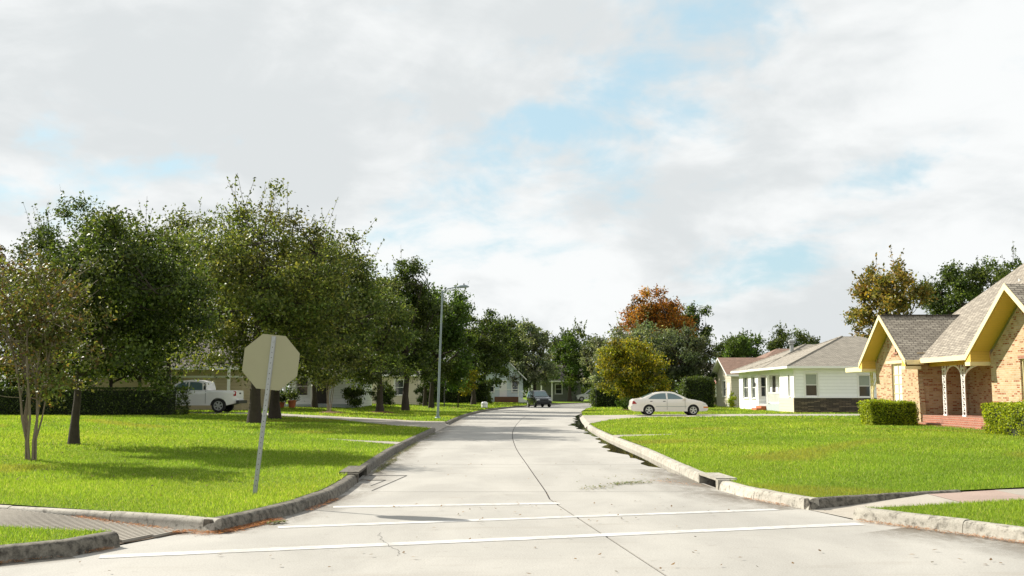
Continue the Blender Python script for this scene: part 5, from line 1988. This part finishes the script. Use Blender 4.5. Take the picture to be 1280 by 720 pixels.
# flag on the tan house
fp = at(885, 464, 106.5)
fl = empty('flag', (fp.x, fp.y, fp.z), 0, 'small red and white striped flag on a slanted pole', 'flag')
p1 = at(894.5, 472, 105.5) - fp
mb = MB()
mb.tube([(0, 0, 0), tuple(p1)], .03, 6)
mb.build('pole', 'white_paint', fl)
st = MB()
N = 10
def fpt(i, j, nj):
    f = i / N
    s0 = p1 * .25 + p1 * .75 * f
    return Vector((s0.x + .35 * j / nj, s0.y + .08 * math.sin(f * 7 + j), s0.z - .95 * j / nj + .0))
for j in range(9):
    for i in range(N):
        blue_ = i < 0 or (j < 4 and i < 4)
        st.poly([fpt(i, j, 9), fpt(i + 1, j, 9), fpt(i + 1, j + 1, 9), fpt(i, j + 1, 9)], 2 if blue_ else (j % 2))
fo = st.build('cloth', ['flag_red', 'flag_white', 'flag_blue'], fl)
so = fo.modifiers.new('solid', 'SOLIDIFY')
so.thickness = .01

# left side houses
h5, og = gable_house('bungalow', 'tan sided house behind the white pickup', -31, -17.0, 63, 72, .45, 3.3, 5.6, 'x', 'tan_siding', 'shingle_dark')
part(h5, og, 'porch_post', 'white_paint', lambda q: q.box(-17.75, -17.6, 62.3, 62.45, .4, 3.2))
part(h5, og, 'trim_band', 'white_paint', lambda q: q.box(-31.02, -16.98, 62.97, 62.998, 2.5, 2.62))
h6, og = gable_house('bungalow', 'white house with columned porch among the left trees', -17.6, -12.3, 79, 88, .45, 3.4, 5.6, 'y', 'white_siding', 'shingle_dark',
                     south=[(.55, 1.5, 1.3, 2.8)], east=[(2, 3, 1.2, 2.8)])
part(h6, og, 'door', 'dark_door', lambda q: q.obox((-17.6, 79, 0), TX, NY, 2.2, 3.15, .003, .05, .7, 2.85))
part(h6, og, 'porch_floor', 'grey_paint', lambda q: q.box(-17.8, -12.2, 76.8, 78.99, .3, .66))
for x in (-17.5, -15.4, -12.5):
    part(h6, og, 'porch_column', 'white_paint', lambda q: q.box(x - .09, x + .09, 76.95, 77.13, .66, 3.2))
part(h6, og, 'porch_roof', ['shingle_dark', 'white_paint'], lambda q: q.slab([(-18, 76.4, 3.3), (-12, 76.4, 3.3), (-12, 79, 3.75), (-18, 79, 3.75)], .22, 1, 0))
h7, og = gable_house('bungalow', 'cream sided house between the dark left trunks', -14.2, -9.2, 98, 106, .45, 3.4, 5.2, 'x', 'cream_siding_lit_stone', 'shingle_dark',
                     south=[(2.7, 3.6, 1.3, 2.8)], east=[(2, 3, 1.3, 2.8)])
h8, og = gable_house('bungalow', 'pale aqua house with white front steps at the far bend', -3.6, 1.4, 128, 138, .4, 3.6, 6.2, 'y', 'aqua_siding', 'shingle_grey',
                     south=[(.5, 1.3, 1.6, 3.0), (3.6, 4.4, 1.6, 3.0)])
part(h8, og, 'door', 'white_paint', lambda q: q.obox((-3.6, 128, 0), TX, NY, 2.0, 2.95, .003, .05, 1.0, 3.1))
part(h8, og, 'porch', 'porch_brown', lambda q: q.box(-2.2, .8, 126.4, 127.99, .3, 1.0))
for k in range(5):
    part(h8, og, 'step', 'white_paint', lambda q: q.box(.802 + .28 * k, 1.08 + .28 * k, 126.5, 127.7, .3, .98 - .14 * k))
part(h8, og, 'railing', 'white_paint', lambda q: (q.tube([(.8, 126.45, 1.9), (2.2, 126.45, 1.1)], .04, 6), q.tube([(-2.1, 126.45, 1.9), (.8, 126.45, 1.9)], .04, 6), q.tube([(2.2, 126.45, 1.1), (2.2, 126.45, .3)], .04, 6), q.tube([(.8, 126.45, 1.9), (.8, 126.45, 1.0)], .04, 6)))
h9, og = gable_house('bungalow', 'dark olive house with white porch columns behind the parked dark car', 2.6, 10.5, 152, 160, .3, 3.4, 5.8, 'x', 'olive_siding', 'shingle_dark',
                     south=[(4.0, 5.0, 1.3, 2.8)])
for x in (3.0, 4.4, 6.0, 8.5):
    part(h9, og, 'porch_column', 'white_paint', lambda q: q.box(x - .1, x + .1, 150.2, 150.4, .2, 3.2))
part(h9, og, 'porch_roof', ['shingle_dark', 'white_paint'], lambda q: q.slab([(2.3, 149.9, 3.3), (10.8, 149.9, 3.3), (10.8, 152, 3.7), (2.3, 152, 3.7)], .2, 1, 0))

# ------------------------------------------------------------------ vehicles


def arc(cx_, cz_, r_, a0, a1, n):
    return [(cx_ + r_ * math.cos(a), cz_ + r_ * math.sin(a)) for a in np.linspace(a0, a1, n)]


def car(name, label, loc, rz, S):
    root = empty(name, loc, rz, label, S.get('cat', 'car'))
    hw, zb = S['hw'], S['belt']
    xf, xr, wr = S['xf'], S['xr'], S['wr']
    ar = wr * 1.13
    tum = S.get('tum', .5)
    top_o = S['top']                                  # from rear bottom, over the roof, to front bottom
    bot = []
    zs = S['sill']
    d = math.sqrt(max(.0001, ar ** 2 - (wr - zs) ** 2)) if ar > abs(wr - zs) else ar
    th = math.asin((wr - zs) / ar)
    bot += [(xf + d, zs)] + arc(xf, wr, ar, -th, math.pi + th, 15)[1:-1] + [(xf - d, zs)]
    bot += [((xf + xr) / 2, zs)]
    bot += [(xr + d, zs)] + arc(xr, wr, ar, -th, math.pi + th, 15)[1:-1] + [(xr - d, zs)]
    dense = []
    for a, b_ in zip(top_o[:-1], top_o[1:]):
        n = max(1, int(math.hypot(b_[0] - a[0], b_[1] - a[1]) / .14))
        for k in range(n):
            dense.append((a[0] + (b_[0] - a[0]) * k / n, a[1] + (b_[1] - a[1]) * k / n))
    dense.append(top_o[-1])
    out = dense + bot
    xs_ = [p[0] for p in out]
    x0, x1 = min(xs_), max(xs_)
    xm = (x0 + x1) / 2
    hl = (x1 - x0) / 2

    def yw(x, z, edge=False):
        t_ = abs(x - xm) / hl
        y = hw - .15 * max(0, (t_ - .62) / .38) ** 2.2 * hw * 1.4
        if z > zb:
            y -= (z - zb) * tum
        else:
            y -= .05 * ((zb - .18 - z) / zb) ** 2 * (1 if z < zb - .18 else .35)
        if edge:
            y -= S.get('edge', .035)
        return y
    vs_ = [Vector(p) for p in out]
    gp = grid_pts(x0, x1, zs, max(p[1] for p in out), .12)
    ok = inpoly(gp[:, 0], gp[:, 1], out)
    no = len(out)
    oa = np.array(out)
    for p in gp[ok]:
        if np.min(np.hypot(oa[:, 0] - p[0], oa[:, 1] - p[1])) > .05:
            vs_.append(Vector(p))
    res = delaunay_2d_cdt(vs_, [], [list(range(no))], 1, 1e-6)
    v2, fc = res[0], res[2]
    edge_set = {(round(a, 4), round(b_, 4)) for a, b_ in dense}
    m_ = MB()
    for sgn in (1, -1):
        i0 = len(m_.v)
        m_.v += [Vector((p.x, sgn * yw(p.x, p.y, (round(p.x, 4), round(p.y, 4)) in edge_set), p.y)) for p in v2]
        for f in fc:
            a, b_, c = (v2[f[0]], v2[f[1]], v2[f[2]])
            ccw = (b_ - a).cross(c - a) > 0
            f2 = tuple(i0 + q for q in f)
            m_.f.append(f2[::-1] if ccw == (sgn > 0) else f2)
            m_.m.append(0)
    # across
    bed_r = S.get('bed')
    n_out = len(out)
    cols_ = [1, .92, .6, .2, -.2, -.6, -.92, -1]

    def ring(p, isedge):
        y = yw(p[0], p[1], isedge)
        r_ = []
        for c in cols_:
            z = p[1] + (S.get('crown', .03) * (1 - c * c) if isedge and p[1] > .55 else 0)
            if bed_r and bed_r[0] < p[0] < bed_r[1] and abs(c) < .95 and isedge and p[1] > .8:
                z = S['bedz']
            r_.append(Vector((p[0], c * y, z)))
        return r_
    rings = [ring(p, k < len(dense)) for k, p in enumerate(out)]
    base = len(m_.v)
    nc = len(cols_)
    for r_ in rings:
        m_.v += r_
    for k in range(n_out):
        l = (k + 1) % n_out
        lower = k >= len(dense) - 1
        for c in range(nc - 1):
            m_.f.append((base + k * nc + c, base + k * nc + c + 1, base + l * nc + c + 1, base + l * nc + c))
            m_.m.append(1 if lower else 0)
    body = m_.build('body', [S['paint'], 'black_trim'], root, smooth=32)
    # side glass and other flush side panels
    def side_panel(nm, mat, poly, off, par, sides=(1, -1)):
        for sgn in sides:
            q = MB()
            pd = []
            for a, b_ in zip(poly, poly[1:] + poly[:1]):
                n = max(1, int(math.hypot(b_[0] - a[0], b_[1] - a[1]) / .15))
                pd += [(a[0] + (b_[0] - a[0]) * k / n, a[1] + (b_[1] - a[1]) * k / n) for k in range(n)]
            r2 = delaunay_2d_cdt([Vector(p) for p in pd], [], [list(range(len(pd)))], 1, 1e-6)
            q.v = [Vector((p.x, sgn * (yw(p.x, p.y) + off), p.y)) for p in r2[0]]
            for f in r2[2]:
                a, b_, c = (r2[0][f[0]], r2[0][f[1]], r2[0][f[2]])
                ccw = (b_ - a).cross(c - a) > 0
                q.f.append(tuple(f)[::-1] if ccw == (sgn > 0) else tuple(f))
                q.m.append(0)
            q.build(nm, mat, par)
    for poly in S['side_glass']:
        side_panel('side_window', 'car_glass', poly, .006, root)
    for (nm, mat, poly) in S.get('panels', ()):
        side_panel(nm, mat, poly, .008, root)

    def cross_panel(nm, mat, a, b_, wfrac, off, par, n=6):
        """panel lying on the top/end strip between outline points a and b"""
        q = MB()
        d_ = Vector((b_[0] - a[0], 0, b_[1] - a[1]))
        nrm = Vector((-d_.z, 0, d_.x)).normalized()
        if nrm.z < 0 and abs(nrm.z) > .2:
            nrm = -nrm
        if abs(nrm.z) <= .2:
            nrm = Vector((1 if a[0] > xm else -1, 0, 0))
        ra = []
        for p in (a, b_):
            y = yw(p[0], p[1], True) * wfrac
            ra.append([Vector((p[0], c * y, p[1] + S.get('crown', .03) * (1 - (c * wfrac) ** 2))) + nrm * off for c in np.linspace(1, -1, n + 1)])
        for k in range(n):
            q.poly([ra[0][k], ra[0][k + 1], ra[1][k + 1], ra[1][k]])
        q.build(nm, mat, par)
    for (nm, mat, a, b_, wf) in S.get('cross', ()):
        cross_panel(nm, mat, a, b_, wf, .008, root)
    # lamps etc as boxes
    for (nm, mat, x0_, x1_, y0_, y1_, z0_, z1_, both) in S.get('boxes', ()):
        for sgn in ((1, -1) if both else (1,)):
            q = MB()
            ya, yb = (y0_, y1_) if sgn > 0 else (-y1_, -y0_)
            q.box(x0_, x1_, ya, yb, z0_, z1_)
            q.build(nm, mat, root, bevel=.012)
    # wheels
    wheel_mesh = None
    for (x, sgn) in ((xf, 1), (xf, -1), (xr, 1), (xr, -1)):
        wv = bpy.data.objects.new('wheel', None)
        wv.empty_display_size = .1
        col.objects.link(wv)
        wv.parent = root
        wv.location = (x, sgn * (hw - .13), wr)
        wv.rotation_euler = (0, 0, 0 if sgn < 0 else math.pi)
        if wheel_mesh is None:
            t_ = MB()
            w2 = .105
            t_.lathe([(wr * .64, w2), (wr * .9, w2 + .005), (wr, w2 - .03), (wr, -w2 + .03), (wr * .9, -w2 - .005), (wr * .64, -w2), (wr * .62, -w2 + .03), (wr * .62, w2)], (0, 0, 0), axis='y', n=28)
            a_ = t_.build('tyre', 'rubber', wv, smooth=35)
            r_ = MB()
            r_.lathe([(wr * .63, -w2 + .005), (wr * .66, -w2 - .004), (wr * .58, -w2 - .002), (wr * .56, -w2 + .05)], (0, 0, 0), axis='y', n=28)
            ns = S.get('spokes', 5)
            for k in range(ns):
                an = 2 * math.pi * k / ns + .3
                c_, s_ = math.cos(an), math.sin(an)
                wdt = wr * .11
                pts = []
                for (rr_, ww_) in ((wr * .1, wdt * .8), (wr * .58, wdt * 1.25)):
                    for e in (-1, 1):
                        pts.append((rr_ * c_ - e * ww_ * s_, rr_ * s_ + e * ww_ * c_))
                p4 = [pts[0], pts[2], pts[3], pts[1]]
                r_.hexa([(p[0], -w2 + .02, p[1]) for p in p4] + [(p[0], -w2 - .006, p[1]) for p in p4])
            r_.lathe([(.001, -w2 - .012), (wr * .16, -w2 - .010), (wr * .17, -w2 + .02)], (0, 0, 0), axis='y', n=14)
            b2 = r_.build('rim', 'rim_alloy', wv, smooth=30)
            h_ = MB()
            h_.lathe([(.001, -w2 + .055), (wr * .57, -w2 + .055)], (0, 0, 0), axis='y', n=20)
            c2 = h_.build('brake_disc', 'black_trim', wv)
            wheel_mesh = [a_, b2, c2]
        else:
            for src in wheel_mesh:
                cp = src.copy()
                col.objects.link(cp)
                cp.parent = wv
    return root


sed = dict(hw=.88, belt=.93, xf=1.40, xr=-1.27, wr=.315, sill=.24, paint='paint_beige', tum=.52,
           top=[(-2.20, .26), (-2.33, .34), (-2.36, .52), (-2.30, .62), (-2.27, .88), (-2.18, .96), (-1.72, 1.02), (-1.45, 1.14), (-1.1, 1.29), (-.75, 1.375), (-.35, 1.41), (.05, 1.405), (.32, 1.365),
                (.62, 1.24), (1.12, .985), (1.55, .92), (1.95, .83), (2.18, .73), (2.27, .62), (2.33, .50), (2.33, .36), (2.22, .26)],
           side_glass=[[(-1.32, .985), (-1.10, 1.16), (-.85, 1.275), (-.5, 1.33), (-.24, 1.335), (-.22, .975)], [(-.13, .975), (-.13, 1.335), (.08, 1.33), (.32, 1.27), (.62, 1.12), (.84, .985)]],
           panels=[('tail_lamp', 'lamp_red', [(-2.27, .68), (-2.24, .86), (-2.12, .85), (-2.0, .70)]), ('headlamp', 'lamp_clear', [(1.98, .64), (2.05, .76), (2.2, .69), (2.26, .62)]),
                   ('side_marker', 'lamp_amber', [(2.02, .44), (2.02, .53), (2.32, .53), (2.32, .44)]), ('rub_strip', 'paint_silver', [(-.86, .525), (-.86, .56), (1.0, .56), (1.0, .525)]),
                   ('door_seam', 'black_trim', [(-.185, .34), (-.185, .96), (-.172, .96), (-.172, .34)]), ('door_seam', 'black_trim', [(.90, .40), (.90, .92), (.913, .92), (.913, .40)]),
                   ('door_handle', 'black_trim', [(-.42, .83), (-.42, .87), (-.27, .87), (-.27, .83)]), ('door_handle', 'black_trim', [(-1.2, .83), (-1.2, .87), (-1.06, .87), (-1.06, .83)])],
           cross=[('windscreen', 'car_glass', (.40, 1.335), (1.08, 1.0), .92), ('rear_window', 'car_glass', (-1.66, 1.05), (-1.05, 1.31), .9)],
           boxes=[('mirror', 'paint_beige', .78, .95, .87, 1.02, .96, 1.07, True)])
sx_ = at(835, 519, 61.3)
car('sedan', 'beige four-door sedan parked across the right driveway', (sx_.x, 61.3, zdr(sx_.x, 61.3)), 0, sed)

suv = dict(hw=.90, belt=1.05, xf=1.35, xr=-1.3, wr=.35, sill=.30, paint='paint_black', tum=.30, spokes=6,
           top=[(-2.05, .38), (-2.18, .46), (-2.2, .7), (-2.16, 1.05), (-2.0, 1.5), (-1.85, 1.70), (-1.5, 1.75), (.1, 1.73), (.35, 1.66), (1.05, 1.10), (1.6, 1.03), (1.95, .95), (2.12, .8), (2.18, .6), (2.18, .42), (2.08, .34)],
           side_glass=[[(-1.95, 1.12), (-1.8, 1.6), (-1.1, 1.64), (-1.1, 1.1)], [(-1.02, 1.1), (-1.02, 1.64), (-.2, 1.64), (-.2, 1.1)], [(-.12, 1.1), (-.12, 1.64), (.25, 1.6), (.78, 1.12)]],
           cross=[('windscreen', 'car_glass', (.42, 1.62), (1.02, 1.13), .9), ('hood_sheen', 'paint_silver', (1.1, 1.085), (1.9, .96), .9)],  # silver panel paints a sky reflection onto the black bonnet
           boxes=[('headlamp', 'lamp_clear', 2.0, 2.14, .50, .80, .70, .88, True), ('grille', 'black_trim', 2.08, 2.19, -.42, .42, .68, .84, False), ('number_plate', 'white_paint', 2.17, 2.21, -.17, .17, .50, .60, False),
                  ('bumper', 'black_trim', 2.05, 2.23, -.8, .8, .40, .64, False), ('mirror', 'paint_black', .75, .92, .88, 1.08, 1.1, 1.26, True), ('roof_rail', 'paint_silver', -1.5, .1, .58, .62, 1.74, 1.79, True)])
s2 = at(672, 508.5, 106)
car('parked_car', 'dark high-bodied car parked at the left kerb, facing the viewer', (s2.x + .15, 107, 0.0), R(-90 + 14), suv)

pk_ = dict(hw=.95, belt=1.12, xf=1.72, xr=-1.62, wr=.385, sill=.40, paint='paint_white', tum=.34, cat='pickup', spokes=6, bed=(-2.50, -.92), bedz=.72,
           top=[(-2.52, .52), (-2.60, .58), (-2.60, .70), (-2.56, .74), (-2.56, 1.20), (-2.48, 1.22), (-.93, 1.24), (-.92, 1.42), (-.86, 1.70), (-.6, 1.77), (.0, 1.79), (.45, 1.76), (.72, 1.66),
                (1.28, 1.24), (1.8, 1.19), (2.35, 1.10), (2.56, .96), (2.62, .72), (2.62, .50), (2.5, .42)],
           side_glass=[[(-.72, 1.24), (-.66, 1.62), (-.45, 1.68), (.02, 1.69), (.02, 1.24)], [(.10, 1.24), (.10, 1.69), (.45, 1.66), (.66, 1.57), (1.02, 1.24)]],
           panels=[('tail_lamp', 'lamp_red', [(-2.55, .92), (-2.55, 1.18), (-2.42, 1.18), (-2.42, .92)]), ('bed_seam', 'black_trim', [(-.915, .5), (-.915, 1.22), (-.895, 1.22), (-.895, .5)]),
                   ('door_seam', 'black_trim', [(.05, .52), (.05, 1.2), (.064, 1.2), (.064, .52)]), ('door_seam', 'black_trim', [(1.16, .55), (1.16, 1.2), (1.174, 1.2), (1.174, .55)]),
                   ('door_handle', 'black_trim', [(-.15, 1.06), (-.15, 1.10), (.0, 1.10), (.0, 1.06)]), ('cab_pillar', 'black_trim', [(-.90, 1.26), (-.84, 1.62), (-.76, 1.64), (-.78, 1.26)])],
           cross=[('windscreen', 'car_glass', (.76, 1.63), (1.24, 1.27), .92)],
           boxes=[('rear_bumper', 'black_trim', -2.74, -2.58, -.86, .86, .50, .68, False), ('headlamp', 'lamp_clear', 2.42, 2.6, .62, .86, .82, 1.0, True), ('mirror', 'paint_white', .95, 1.12, .95, 1.2, 1.2, 1.42, True),
                  ('tailgate_handle', 'black_trim', -2.575, -2.55, -.15, .15, 1.02, 1.1, False)])
s3 = at(255, 514, 56.5)
car('pickup_truck', 'white extended-cab pickup parked behind the hedge end', (s3.x - .5, 56.3, zdl(s3.x, 56.3)), math.pi, pk_)
s4 = at(738, 494, 150)
far = dict(suv)
far.update(paint='paint_white', boxes=suv['boxes'][:4], cross=suv['cross'][:1])
car('parked_car', 'tiny pale car far off beyond the street bend', (s4.x, 150, .2), R(180), far)
